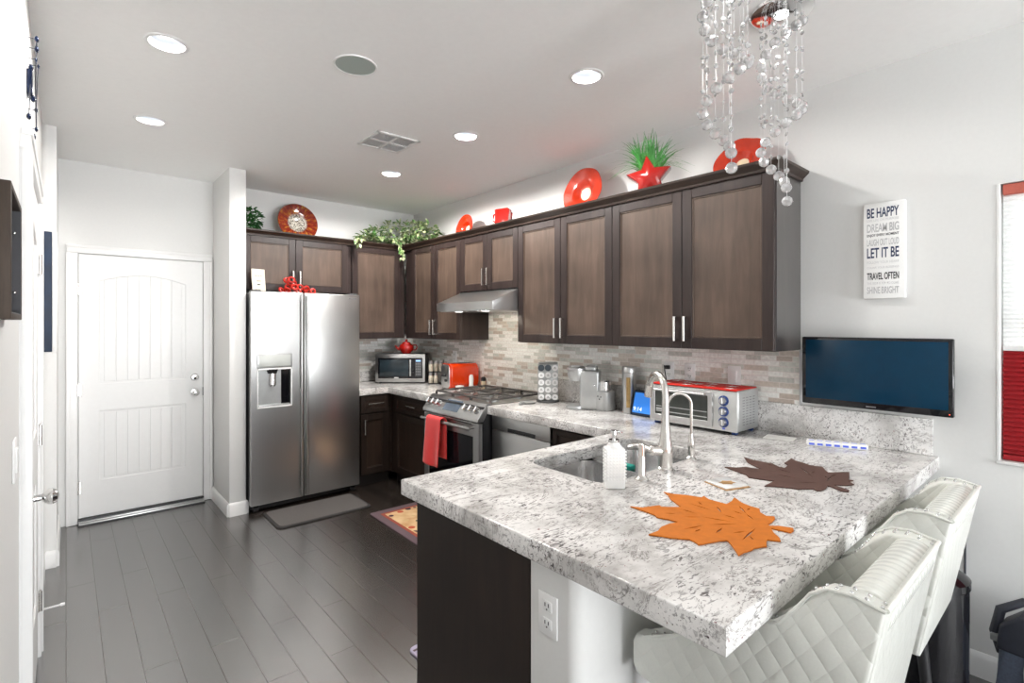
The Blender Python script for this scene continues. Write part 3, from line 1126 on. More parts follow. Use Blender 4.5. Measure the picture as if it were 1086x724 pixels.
def shaker(parent, x0, x1, z0, z1, y=0.0, handle=None, name='door', st=0.058, hl=0.14, wf='wood', wp='woodpanel'):
    """framed door or drawer front; front face at y-0.02 ; handle = (x, z, axis)"""
    g = 0.0015
    x0, x1, z0, z1 = x0 + g, x1 - g, z0 + g, z1 - g
    f = MB()
    ya, yb = y - 0.020, y
    f.box(x0, x0 + st, ya, yb, z0, z1, .002, 1).box(x1 - st, x1, ya, yb, z0, z1, .002, 1)
    f.box(x0 + st, x1 - st, ya, yb, z0, z0 + st, .002, 1).box(x0 + st, x1 - st, ya, yb, z1 - st, z1, .002, 1)
    d = f.done(name, M[wf], parent)
    i = 0.009
    pb = MB()
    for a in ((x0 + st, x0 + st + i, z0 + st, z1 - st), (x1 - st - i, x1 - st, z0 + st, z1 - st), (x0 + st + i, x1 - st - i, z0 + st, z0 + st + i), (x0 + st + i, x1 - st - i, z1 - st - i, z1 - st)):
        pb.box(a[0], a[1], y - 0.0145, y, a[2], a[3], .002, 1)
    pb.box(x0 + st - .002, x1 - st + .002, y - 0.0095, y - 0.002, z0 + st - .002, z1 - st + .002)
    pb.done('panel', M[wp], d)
    if handle:
        bar_pull(d, (handle[0], ya, handle[1]), hl, handle[2])
    return d


def upper(label, loc, rotz, w, z0, z1, depth, doors, group='wall cabinets'):
    """doors: (x0, x1, handle side or None); local x along the front, front faces -y"""
    o = thing('wall_cabinet', label, 'cabinet', loc, rotz, group)
    MB().box(0, w, 0.0, depth, z0 - loc[2], z1 - loc[2], .0015, 1).done('carcass', M['litwood'], o)
    for x0, x1, hs in doors:
        za, zb = z0 - loc[2] + .002, z1 - loc[2] - .004
        hd = None
        if hs == 'l':
            hd = (x0 + .03, za + .11, 'z')
        if hs == 'r':
            hd = (x1 - .03, za + .11, 'z')
        shaker(o, x0, x1, za, zb, 0.0, hd, wf='litwood', wp='litpanel')
    return o


FX = XR - 0.31       # carcass front of the side run, doors stand 2 cm proud
G = -R(90)
# local x runs towards -Y for the side run; loc is the far (back) end of the front edge
ca = upper('dark two-door wall cabinet at the open end of the run, nearest the lettered sign', (FX, 2.045, 1.37), G, 0.990, 1.37, 2.27, 0.31, [(0, .490, 'r'), (.490, .990, 'l')])
MB().box(.9905, .993, .003, .309, .002, .898).done('end_panel', M['endpanel'], ca)
upper('dark wall cabinet with two tall doors beside the hood, above the pod carousel', (FX, 2.947, 1.37), G, 0.902, 1.37, 2.27, 0.31, [(0, .450, 'r'), (.450, .902, 'l')])
upper('short dark cabinet with two small doors directly over the range hood', (FX, 3.709, 1.79), G, 0.761, 1.79, 2.27, 0.31, [(0, .381, 'r'), (.381, .761, 'l')])
upper('dark wall cabinet with two doors between the hood and the corner, above the toaster', (FX, 4.698, 1.37), G, 0.988, 1.37, 2.27, 0.31, [(.15, .56, 'r'), (.56, .988, 'l')])
BYF = 4.72
upper('shallow dark cabinet with two doors above the refrigerator', (1.092, BYF, 1.80), 0, 0.968, 1.80, 2.27, YB - BYF - .001, [(0.02, .448, 'r'), (.448, .93, 'l')])
upper('tall single-door dark cabinet in the corner beside the refrigerator cabinet', (2.061, BYF, 1.37), 0, 0.57, 1.37, 2.27, YB - BYF - .012, [(0.0, .51, None)])

# crown along both runs
prof = [(0.0, 2.262), (-0.012, 2.262), (-0.014, 2.275), (-0.030, 2.290), (-0.042, 2.300), (-0.044, 2.312), (0.0, 2.312)]
cr = thing('crown_molding', 'dark stepped crown molding running along the top of all the wall cabinets', 'molding', (FX - .02, 1.055, 2.262))
c = MB()
fx = FX - .02


def crown_path(path):
    rows = []
    n = len(path)
    for i, p in enumerate(path):
        p = Vector(p)
        dirs = []
        if i > 0:
            dirs.append((p - Vector(path[i - 1])).normalized())
        if i < n - 1:
            dirs.append((Vector(path[i + 1]) - p).normalized())
        nn = [Vector((-d.y, d.x)) for d in dirs]
        if len(nn) == 2:
            mit = (nn[0] + nn[1]).normalized()
            mit = mit / mit.dot(nn[0])
        else:
            mit = nn[0]
        rows.append([c.bm.verts.new((p.x + mit.x * -u - cr.location.x, p.y + mit.y * -u - cr.location.y, z - cr.location.z)) for u, z in prof])
    for A, B in zip(rows, rows[1:]):
        for k in range(len(prof)):
            c.bm.faces.new((A[k], A[(k + 1) % len(prof)], B[(k + 1) % len(prof)], B[k]))
    c.bm.faces.new(rows[0])
    c.bm.faces.new(rows[-1][::-1])


# walk so that the room lies on the left-hand side: wall end -> along the run -> corner -> refrigerator side
crown_path([(XR - .001, 1.053), (fx, 1.053), (fx, BYF - .02), (1.092, BYF - .02)])
c.done('molding', M['woodh'], cr, smooth=False)


# ---- base cabinets


def base(label, loc, rotz, w, depth, doors, drawers, group='base cabinets', h=0.853, hollow=False):
    o = thing('base_cabinet', label, 'cabinet', loc, rotz, group)
    if hollow:
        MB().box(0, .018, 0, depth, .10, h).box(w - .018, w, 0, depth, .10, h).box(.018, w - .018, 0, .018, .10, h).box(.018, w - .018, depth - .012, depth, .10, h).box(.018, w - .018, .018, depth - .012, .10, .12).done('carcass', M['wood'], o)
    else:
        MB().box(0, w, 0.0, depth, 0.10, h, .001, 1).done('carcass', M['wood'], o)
    MB().box(0.0, w, 0.06, depth, 0.0, 0.10).done('toe_kick', M['toekick'], o)
    for x0, x1, hs in doors:
        hd = (x0 + .03, .56, 'z') if hs == 'l' else (x1 - .03, .56, 'z') if hs == 'r' else None
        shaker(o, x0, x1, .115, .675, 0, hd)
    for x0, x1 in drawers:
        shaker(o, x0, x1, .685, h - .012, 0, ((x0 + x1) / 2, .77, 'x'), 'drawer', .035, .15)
    return o


RX = 2.37
base('dark base cabinet with drawer and door between the refrigerator and the corner', (2.03, 4.50, 0), 0, 0.34, YB - 4.50 - .011, [(0.02, .30, 'l')], [(0.02, .30)])
base('dark base cabinet with drawer and door in the corner next to the range', (RX, 4.499, 0), G, 0.797, XR - RX - .011, [(.10, .79, None)], [(.10, .79)])
base('dark base cabinet between the dishwasher and the sink corner', (RX, 2.325, 0), G, 0.64, XR - RX - .011, [(.02, .52, 'r')], [(.02, .52)])
o = base('dark base cabinet under the sink, its plain side panel ending the bar', (2.30, 1.685, 0), R(180), 1.30 - .004, 0.61, [(.03, .60, 'r'), (.60, 1.17, 'l')], [], hollow=True)
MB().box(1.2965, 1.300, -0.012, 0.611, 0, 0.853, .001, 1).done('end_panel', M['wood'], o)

# ---- worktops
SINK = (1.50, 2.235, 1.20, 1.625)
shape = [(0.965, 0.478), (2.948, 0.478), (2.948, 2.940), (2.315, 2.940), (2.315, 1.755), (0.965, 1.755)]
ct = thing('granite_worktop', 'white speckled granite worktop of the bar and sink run with thick edge', 'countertop', (1.5, 1.1, 0.853))
off = Matrix.Translation((-1.5, -1.1, -0.853))
outline('slab', [shape, rrect(*SINK, 0.07)], 0.853, 0.914, M['granite'], ct, bevel=0.006, xf=off)
MB().box(XR - .022, XR - .001, 0.498, 2.940, 0.9145, 1.079, .003).xf(off).done('upstand', M['granite'], ct)
ct2 = thing('granite_worktop', 'white granite worktop in the back corner under the microwave and toaster', 'countertop', (2.5, 4.5, 0.853))
off2 = Matrix.Translation((-2.5, -4.5, -0.853))
outline('slab', [[(2.025, 4.465), (2.315, 4.465), (2.315, 3.70), (2.948, 3.70), (2.948, YB - .011), (2.025, YB - .011)]], 0.853, 0.914, M['granite'], ct2, bevel=0.006, xf=off2)
MB().box(2.025, 2.92, YB - .031, YB - .0115, 0.9145, 1.02, .003).xf(off2).done('upstand', M['granite'], ct2)

# ---- sink
sk = thing('kitchen_sink', 'double-bowl stainless steel sink set under the granite bar', 'sink', (1.867, 1.41, 0.66))


def bowl(x0, x1, y0, y1, depth):
    rings = []
    m = MB()
    for z, ins, r in ((0.852, -0.012, .075), (0.852, 0.0, .065), (0.80, 0.006, .065), (0.852 - depth + .03, 0.014, .065), (0.852 - depth + .008, 0.024, .06), (0.852 - depth, 0.05, .05)):
        rings.append([m.bm.verts.new((x - 1.867, y - 1.41, z - .66)) for x, y in rrect(x0 + ins, x1 - ins, y0 + ins, y1 - ins, r)])
    for A, B in zip(rings, rings[1:]):
        for k in range(len(A)):
            m.bm.faces.new((A[k], A[(k + 1) % len(A)], B[(k + 1) % len(A)], B[k]))
    m.bm.faces.new(rings[-1])
    b_ = m.done('bowl', M['sinksteel'], sk)
    cx, cy = (x0 + x1) / 2 - 1.867, (y0 + y1) / 2 - 1.41
    MB().lathe([(0.0, .004), (.03, .004), (.042, .005), (.044, .001)], (cx, cy, 0.852 - depth - .66), 24).done('drain', M['chrome'], b_)


bowl(1.485, 1.900, 1.185, 1.640, .20)
bowl(1.925, 2.250, 1.185, 1.640, .18)
spg = MB().box(-.02, .02, -.045, .045, 0, .022, .005).done('sponge', M['sponge'], loc=(1.912, 1.42, 0.8525))
tag(spg, 'green sponge resting on the divider between the sink bowls', 'sponge')


# faucet
def arc(cx, cz, r, a0, a1, n=14):
    return [(cx + r * math.cos(R(a0 + (a1 - a0) * i / n)), 0, cz + r * math.sin(R(a0 + (a1 - a0) * i / n))) for i in range(n + 1)]


fa = thing('kitchen_faucet', 'tall brushed nickel gooseneck faucet behind the sink', 'faucet', (1.845, 1.168, 0.9145), R(56))
MB().lathe([(0, 0), (.032, 0), (.032, .006), (.028, .010), (.0275, .055), (.030, .065), (.031, .085), (.028, .10), (.022, .13), (.017, .18), (0, .18)], seg=28).done('body', M['nickel'], fa)
pts = [(0, 0, .10), (0, 0, .20), (0, 0, .28)] + arc(.085, .295, .085, 180, 20)
MB().tube(pts, [.020, .016, .0145] + [.014] * 15, 14).done('spout', M['nickel'], fa)
e = pts[-1]
MB().cyl(e, (e[0] + .018, 0, e[2] - .05), .0155, .018, 18).cyl((e[0] + .018, 0, e[2] - .05), (e[0] + .019, 0, e[2] - .054), .0165, .014, 18).done('spray_head', M['nickel'], fa)
hd = MB().cyl((0, .012, .075), (0, .055, .078), .022, .021, 18).sphere((0, .057, .078), .0225, 16)
hd.tube([(0, .065, .082), (-.004, .095, .098), (-.006, .135, .105), (-.008, .165, .100)], [.012, .009, .0075, .0085], 12)
hd.done('lever', M['nickel'], fa)

sd = thing('soap_pump', 'slim brushed nickel soap pump set in the granite beside the faucet', 'soap dispenser', (1.655, 1.150, 0.9145), R(70))
MB().lathe([(0, 0), (.027, 0), (.027, .003), (.018, .012), (.0145, .020), (.0145, .085), (.013, .09), (0, .09)], seg=24).done('base', M['nickel'], sd)
MB().cyl((0, 0, .085), (0, 0, .132), .0115, .0125, 20).sphere((0, 0, .132), .0125, 14, (1, 1, .5)).tube([(0, 0, .118), (.03, 0, .124), (.055, 0, .116)], [.007, .006, .005], 10).done('pump_head', M['nickel'], sd)

wf = thing('filter_faucet', 'thin brushed nickel water filter tap with small lever, nearer the countertop oven', 'faucet', (2.075, 1.185, 0.9145), R(140))
MB().lathe([(0, 0), (.021, 0), (.021, .003), (.013, .012), (.011, .03), (.015, .045), (.0165, .06), (.012, .08), (.008, .11), (0, .11)], seg=22).done('body', M['nickel'], wf)
MB().tube([(0, 0, .10), (0, 0, .16), (0, 0, .225)] + arc(.052, .235, .052, 180, 15), .006, 10).done('spout', M['nickel'], wf)
MB().cyl((0, .008, .055), (0, .032, .058), .007, .006, 12).tube([(0, .032, .05), (0, .034, .075), (0, .036, .10)], [.005, .004, .0045], 8).done('lever', M['nickel'], wf)

# soap bottle
sb = thing('soap_bottle', 'square white hobnail soap bottle with silver pump on the bar before the sink', 'soap dispenser', (1.498, 1.160, 0.9145), R(49 - 90))
bt = MB().box(-.036, .036, -.03, .03, 0, .146, .008, 3)
bt.lathe([(.030, .146), (.022, .156), (.019, .164), (0, .164)], seg=20)
for s in (-1, 1):
    for i in range(10):
        bt.sphere((s * .0365, 0, .030 + i * .0115), .0045, 8)
        bt.sphere((s * .0365, -.024, .030 + i * .0115), .0045, 8)
for i in range(6):
    for k in range(10):
        bt.sphere((-.028 + i * .0112, -.0305, .036 + k * .0112), .0038, 6, (1, .5, 1))
bt.done('bottle', M['ceramic_white'], sb)
MB().cyl((0, 0, .160), (0, 0, .173), .019, seg=20).cyl((0, 0, .173), (0, 0, .20), .007, seg=14).cyl((0, 0, .193), (0, 0, .206), .0135, .012, 16).tube([(0, 0, .199), (.02, .012, .200), (.032, .019, .192)], [.006, .005, .004], 10).done('pump', M['chrome'], sb)

# ================================================================ appliances
XZ = Matrix(((1, 0, 0, 0), (0, 0, -1, 0), (0, 1, 0, 0), (0, 0, 0, 1)))     # outline (a, b, c) -> x=a, z=b, y=-c

# ---- refrigerator
fr = thing('refrigerator', 'side-by-side stainless steel refrigerator with ice and water dispenser', 'refrigerator', (1.100, 4.42, 0))
FW, FH, SP = 0.912, 1.775, 0.414
MB().box(0.004, FW - .004, 0.085, 0.645, 0.03, FH - .02, .004).done('body', M['darkgrey'], fr)
dz0, dz1 = 0.060, FH
cav = rect(.056, .31, .845, 1.145)
l = outline('door', [rrect(0, SP - .003, dz0, dz1, .012), cav], -0.05, 0.0, M['steelv'], fr, bevel=.006, xf=XZ)
MB().box(.004, SP - .008, 0.0505, .078, dz0 + .003, dz1 - .003, .003).done('door_back', M['darkgrey'], l)
r = MB().box(SP + .003, FW, 0.0, .05, dz0, dz1, .008, 3).done('door', M['steelv'], fr)
MB().box(SP + .008, FW - .004, 0.0505, .078, dz0 + .003, dz1 - .003, .003).done('door_back', M['darkgrey'], r)
for x, p in ((SP - .022, l), (SP + .022, r)):
    h = MB().box(x - .009, x + .009, -.034, -.018, dz0 + .012, dz1 - .012, .005, 3)
    for z in (dz0 + .05, .95, dz1 - .05):
        h.box(x - .007, x + .007, -.020, .002, z - .02, z + .02, .002)
    h.done('handle', M['steelv'], p)
dp = MB().box(.048, .318, -.006, .001, 1.155, 1.270, .004).done('dispenser', M['silver'], fr)
MB().box(.062, .304, -.0075, -.005, 1.168, 1.258, .001).done('control_panel', plain('pale_grey_panel', (0.50, 0.52, 0.50), .3, var=.02), dp)
fm = MB()
for a in ((.048, .058, .835, 1.155), (.308, .318, .835, 1.155), (.048, .318, .833, .845), (.048, .318, 1.14, 1.155)):
    fm.box(a[0], a[1], -.006, .01, a[2], a[3], .002)
fm.done('surround', M['white'], dp)
MB().box(.057, .24, .030, .0495, .846, 1.144).done('cavity_back', M['silver'], dp)
MB().box(.24, .309, .030, .0495, .846, 1.144).box(.057, .0605, .002, .0495, .846, 1.144).done('cavity_side', M['glossblack'], dp)
MB().box(.06, .306, .0, .05, .846, .858, .003).done('drip_tray', M['silver'], dp)
MB().cyl((.17, .022, 1.144), (.17, .022, 1.11), .046, .034, 20).done('chute', M['black'], dp)
MB().cyl((.17, .020, 1.11), (.17, .020, 1.02), .026, .030, 20).cyl((.17, .020, 1.02), (.17, .020, 1.005), .030, .022, 20).done('nozzle', M['chrome'], dp)
lg = MB()
for i in range(7):
    lg.box(FW - .103 + i * .0108, FW - .0955 + i * .0108, -.0008, .001, dz1 - .040, dz1 - .031)
lg.done('logo', M['midink'], r)
for x in (.05, FW - .05):
    MB().cyl((x - .02, .05, .022), (x + .02, .05, .022), .022, seg=18).done('foot', M['black'], fr)
    MB().box(x - .035, x + .035, .02, .10, FH - .019, FH + .012, .006).done('hinge_cover', M['darkgrey'], fr)
MB().box(.02, FW - .02, .06, .09, .012, .058, .003).done('kick_grille', M['black'], fr)

# ---- range
ra = thing('gas_range', 'stainless slide-in gas range with front knobs, blue-grey display and cast iron grates', 'range', (2.245, 3.697, 0), G)
RW = 0.752
MB().box(.002, RW - .002, .04, .665, .03, .905, .003).done('body', M['black'], ra)
MB().box(0, RW, .09, .675, .905, .917, .004).done('cooktop', M['steel'], ra)
pan = [(-.012, .800), (.04, .800), (.10, .9), (.12, .918), (.095, .928), (.070, .925), (-.010, .822)]
MB().prism([(a, b_) for a, b_ in pan], 'yz', 0, RW, .003).done('control_panel', M['steel'], ra)
nrm = Vector((0, -.103, .080)).normalized()
p0 = Vector((0, -.010, .822))
p1 = Vector((0, .070, .925))
along = (p1 - p0)


def onpanel(x, k, off):
    return Vector((x, 0, 0)) + p0 + along * k + nrm * off


dsp = MB()
dsp.quad(onpanel(.27, .15, .0012), onpanel(.475, .15, .0012), onpanel(.475, .90, .0012), onpanel(.27, .90, .0012))
dsp.done('display', plain('range_display', (0.05, 0.075, 0.11), .12, var=.3, scale=8), ra)
for x in (.055, .125, .195, .56, .63, .70):
    k = MB().cyl(onpanel(x, .48, 0), onpanel(x, .48, .008), .027, .026, 22).cyl(onpanel(x, .48, .008), onpanel(x, .48, .036), .021, .019, 22)
    q = onpanel(x, .48, .037)
    k.cyl(q - along * .16, q + along * .16, .006, seg=8)
    k.done('knob', M['chrome'], ra)
od = outline('oven_door', [rrect(0.004, RW - .004, .20, .788, .008), rect(.075, RW - .075, .27, .685)], -.035, 0, M['steel'], ra, bevel=.004, xf=XZ)
MB().box(.07, RW - .07, .004, .036, .265, .69).done('window', M['glossblack'], od)
hh = MB().tube([(.045, -.052, .752), (RW - .045, -.052, .752)], .0125, 14)
for x in (.07, RW - .07):
    hh.cyl((x, 0, .752), (x, -.052, .752), .010, .010, 12)
hh.done('handle', M['steel'], od)
MB().box(.09, RW - .09, -.0012, .004, .772, .780).done('vent_slot', M['black'], od)
MB().box(.004, RW - .004, 0, .04, .055, .19, .005).done('drawer', M['steel'], ra)
MB().box(.03, RW - .03, .05, .5, 0, .05).done('toe_kick', M['black'], ra)
for (x, y, r_) in ((.14, .24, .05), (.14, .50, .042), (.376, .37, .058), (.612, .24, .052), (.612, .50, .038)):
    b_ = MB().lathe([(0, .0), (r_, 0), (r_, .010), (r_ * .8, .014), (0, .014)], (x, y, .917), 28).done('burner', M['silver'], ra)
    MB().lathe([(0, .014), (r_ * .72, .014), (r_ * .72, .022), (r_ * .6, .025), (0, .025)], (x, y, .917), 28).done('burner_cap', M['iron'], b_)
for gx0, gx1 in ((.012, .250), (.256, .496), (.502, .740)):
    g = MB()
    y0_, y1_, zt, th = .115, .645, .960, .0065
    for x in (gx0, gx1):
        g.box(x - th, x + th, y0_, y1_, zt - .016, zt, .003, 1)
    for y in (y0_, (y0_ + y1_) / 2, y1_):
        g.box(gx0, gx1, y - th, y + th, zt - .016, zt, .003, 1)
    cx = (gx0 + gx1) / 2
    for yc in (.24, .50):
        for a in range(4):
            an = PI / 4 + a * PI / 2
            g.tube([(cx + math.cos(an) * .115, yc + math.sin(an) * .115, zt - .008), (cx + math.cos(an) * .03, yc + math.sin(an) * .03, zt - .004)], .006, 8)
    for x in (gx0, gx1):
        for y in (y0_, y1_):
            g.box(x - .008, x + .008, y - .008, y + .008, .917, zt - .01, .002, 1)
    g.done('grate', M['iron'], ra)

tw = thing('hand_towel', 'coral red towel folded over the oven door handle', 'towel', (2.245 - .052, 3.44, .766), G)


def towel(u, v):
    x = -.105 + .205 * u
    L = v * 1.0
    wob = .006 * math.sin(u * 9 + 1) * max(0, L - .40)
    if v < .32:
        k = v / .32
        y, z = .024 - .004 * k + .0, -.30 + .29 * k
        x += .022
    elif v < .45:
        k = (v - .32) / .13
        a = PI * k
        y, z = .021 * math.cos(a), .0 + .021 * math.sin(a) - .01 * (1 - k) * 0
        x += .022 * (1 - k)
    else:
        k = (v - .45) / .55
        y, z = -.021 - .012 * k - .010 * math.sin(u * 7 + .6) * k, -.355 * k
        x = x * (1 + .10 * k) - .015 * k
        z -= .012 * math.sin(u * 3)
    return (x, y + wob, z)


MB().grid(towel, 26, 46).done('cloth', M['towel'], tw, solid=.005)

# ---- dishwasher
dw = thing('dishwasher', 'stainless dishwasher front with dark pocket handle beside the range', 'dishwasher', (2.352, 2.930, 0), G)
DW = .597
MB().box(.004, DW - .004, .03, .57, .10, .850).done('tub', M['darkgrey'], dw)
MB().box(0, DW, 0, .03, .745, .848, .003).done('control_strip', M['steel'], dw)
MB().box(0, DW, 0, .03, .11, .742, .004).done('door', M['steel'], dw)
hb = MB().box(.18, .46, -.004, .002, .748, .775, .003).done('pocket_handle', M['black'], dw)
MB().box(.17, .47, -.010, .0, .742, .749, .003).done('handle_lip', M['grout_grey'], dw)
MB().box(.02, DW - .02, .05, .4, 0, .10).done('toe_kick', M['black'], dw)
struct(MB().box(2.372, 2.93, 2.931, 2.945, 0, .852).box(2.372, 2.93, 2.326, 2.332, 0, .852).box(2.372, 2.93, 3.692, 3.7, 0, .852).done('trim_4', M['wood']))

# ---- hood
ho = thing('range_hood', 'stainless under-cabinet range hood with sloped front above the gas range', 'range hood', (2.375, 3.709, 1.618), G)
HW = .760
MB().prism([(0, 0), (.56, 0), (.56, .171), (.264, .171), (.245, .165), (0, .065)], 'yz', 0, HW, .003).done('canopy', M['steel'], ho)
MB().box(.02, HW - .02, .03, .54, -.004, .001).done('filter', M['grout_grey'], ho)
for x in (.2, .56):
    MB().cyl((x, .09, -.008), (x, .09, -.003), .03, seg=20).done('lamp', M['lamp'], ho)
    d = bpy.data.lights.new('hood_lamp', 'SPOT')
    d.energy, d.spot_size, d.shadow_soft_size, d.color = 4.5, R(150), .03, (1, .9, .74)
    hl_ = bpy.data.objects.new('hood_lamp', d)
    hl_.location, hl_.rotation_euler = (x, .09, -.02), (R(20), 0, 0)
    hl_.parent = ho
    COL.objects.link(hl_)
for x in (.55, .60, .65):
    MB().cyl((x, .02, -.008), (x, .02, -.001), .009, seg=14).done('button', M['chrome'], ho)

# ---- microwave in the corner, turned towards the room
mw = thing('microwave', 'stainless microwave set diagonally in the counter corner', 'microwave', (2.545, 4.648, .9145), R(-41))
MB().box(-.25, .25, .012, .29, .012, .296, .004).done('case', M['black'], mw)
MB().box(-.25, .25, 0, .014, .012, .296, .004).done('front_frame', M['steel'], mw)
MB().box(-.222, .225, -.003, .002, .052, .258, .004).done('window', M['glossblack'], mw)
MB().box(-.205, .085, -.0042, -.002, .075, .240, .002).done('viewing_glass', plain('microwave_glass', (0.018, 0.028, 0.035), .10, var=.4, scale=7), mw)
MB().box(.095, .110, -.0046, -.002, .075, .240, .002).done('handle', M['silver'], mw)
kp = MB().box(.150, .215, -.0045, -.002, .07, .245, .001).done('keypad', M['darkgrey'], mw)
MB().box(.160, .207, -.0056, -.004, .222, .236).done('clock', M['lit_blue'], kp)
kb = MB()
for i in range(5):
    for k in range(3):
        kb.box(.158 + k * .018, .171 + k * .018, -.0058, -.004, .085 + i * .026, .102 + i * .026, .001, 1)
kb.done('button', M['midink'], kp)
MB().box(-.06, -.015, -.0046, -.002, .056, .063).done('logo', M['white'], mw)
for x in (-.21, .21):
    for y in (.04, .26):
        MB().cyl((x, y, 0), (x, y, .012), .014, seg=12).done('foot', M['black'], mw)

tp = thing('teapot', 'round red teapot standing on the microwave', 'teapot', (2.665, 4.735, 1.2115), R(150))
MB().lathe([(0, 0), (.042, 0), (.045, .006), (.068, .03), (.078, .058), (.070, .088), (.045, .104), (.040, .106), (0, .106)], seg=32).done('pot_body', M['red'], tp)
MB().lathe([(.044, .104), (.040, .116), (.015, .122), (.010, .126), (.014, .136), (.010, .143), (0, .145)], seg=24).done('lid', M['red'], tp)
MB().tube([(.066, 0, .045), (.10, 0, .058), (.113, 0, .085)], [.017, .012, .008], 12).done('spout', M['red'], tp)
MB().tube([(-.066, 0, .085), (-.10, 0, .085), (-.108, 0, .06), (-.095, 0, .035), (-.068, 0, .035)], .007, 10).done('handle', M['red'], tp)

# ---- black-and-white plaque beside the refrigerator
pq = thing('picture_plaque', 'cream plaque with a small black figure drawing, between the refrigerator and the microwave', 'picture', (2.17, 4.925, .9175), R(-12))
MB().box(-.07, .07, 0, .014, 0, .235, .002).xf(Matrix.Rotation(R(-9), 4, 'X')).done('board', M['cardcream'], pq)
k = MB()
for (x, z, a, b_) in ((-.002, .175, .018, .022), (0, .12, .042, .012), (.026, .128, .014, .022), (-.034, .125, .010, .022), (.004, .085, .030, .011), (0, .058, .034, .005)):
    k.sphere((x, -.0012, z), 1, 14, (a, .0012, b_))
k.xf(Matrix.Rotation(R(-9), 4, 'X')).done('drawing', M['ink'], pq)

# ---- toaster
to = thing('toaster', 'two-slot orange toaster with brushed steel end panel', 'toaster', (2.645, 3.955, .9145), R(-100))


def tprof(w, h):
    return rrect(-w, w, .012, h, .05, 8)


MB().prism(tprof(.092, .228), 'xz', -.02, .0, .004).xf(Matrix.Identity(4)).done('end_panel', M['steelv'], to)
MB().prism(tprof(.100, .236), 'xz', .0, .275, .012, 3).done('shell', M['toaster_orange'], to)
MB().prism(tprof(.100, .236), 'xz', -.012, -.0005, .002).done('shell_rim', M['toaster_orange'], to)
MB().box(-.045, -.012, .03, .24, .232, .2375).box(.012, .045, .03, .24, .232, .2375).done('slot', M['black'], to)
MB().box(-.028, .028, -.05, -.02, .118, .138, .005).done('lever', M['black'], to)
MB().cyl((.035, -.02, .085), (.035, -.036, .085), .014, seg=18).done('dial', M['black'], to)
MB().box(-.07, .07, .0, .22, 0, .013, .002).done('base', M['black'], to)

M['paleherb'] = plain('pale_herbs', (.60, .55, .45), .2, var=.2)
# ---- spice rack with jars
rk = thing('spice_rack', 'two-tier black rack of glass jars between the microwave and the toaster', 'rack', (2.80, 4.385, .9145), R(-41))
m = MB().box(-.075, .075, -.035, .035, 0, .008, .002).box(-.075, .075, -.035, .035, .118, .126, .002)
for x in (-.072, .072):
    m.cyl((x, .03, 0), (x, .03, .24), .004, seg=10)
m.done('frame', M['black'], rk)
jl = [(-.05, .1262, 'upper tier of spice rack, next to the microwave'), (0, .1262, 'upper tier of the spice rack, middle one'), (.05, .1262, 'upper tier of spice rack, next to the toaster'),
      (-.05, .0082, 'lower tier of spice rack, next to the microwave'), (0, .0082, 'lower tier of the spice rack, middle one')]
Rm = Matrix.Rotation(R(-41), 4, 'Z')
for x, z, t_ in jl:
    p = Vector((2.80, 4.385, .9145)) + Rm @ Vector((x, 0, z))
    j = thing('spice_jar', 'silver-lidded glass jar on the ' + t_, 'jar', p, 0, 'jars on the spice rack')
    MB().lathe([(0, 0), (.020, 0), (.022, .004), (.022, .07), (.017, .078), (0, .078)], seg=20).done('jar_body', M['paleherb'], j)
    MB().lathe([(0, .078), (.021, .078), (.0215, .080), (.0215, .104), (.019, .107), (0, .107)], seg=20).done('lid', M['grout_grey'], j)

# ---- small shakers past the toaster
o = thing('salt_shaker', 'tall white ceramic shaker beside the orange toaster', 'shaker', (2.80, 3.79, .9145))
MB().lathe([(0, 0), (.026, 0), (.027, .01), (.019, .05), (.022, .09), (.020, .12), (.012, .135), (0, .138)], seg=22).done('shaker_body', M['ceramic_white'], o)
o = thing('pepper_mill', 'clear shaker with black top, behind the range next to the white shaker', 'shaker', (2.905, 3.745, .9145))
MB().lathe([(0, 0), (.022, 0), (.022, .075), (0, .075)], seg=20).done('shaker_body', M['cream'], o)
MB().lathe([(0, .075), (.023, .075), (.024, .10), (.012, .112), (0, .114)], seg=20).done('lid', M['black'], o)
o = thing('sugar_bowl', 'small white bowl with wavy rim in front of the orange toaster', 'bowl', (2.66, 3.775, .9145))
MB().lathe([(0, 0), (.02, 0), (.034, .018), (.040, .045), (.037, .045), (.030, .018), (0, .006)], seg=24).done('bowl_body', M['ceramic_white'], o)
o = thing('spoon_rest', 'shallow pewter spoon rest on the granite by the range', 'spoon rest', (2.62, 2.84, .9146), R(20))
MB().lathe([(0, .002), (.045, .003), (.058, .012), (.060, .011), (.048, 0), (0, 0)], seg=28).done('dish', M['silver'], o)
MB().tube([(-.05, 0, .012), (-.09, 0, .012), (-.125, 0, .011)], [.010, .008, .010], 8).done('handle', M['silver'], o)

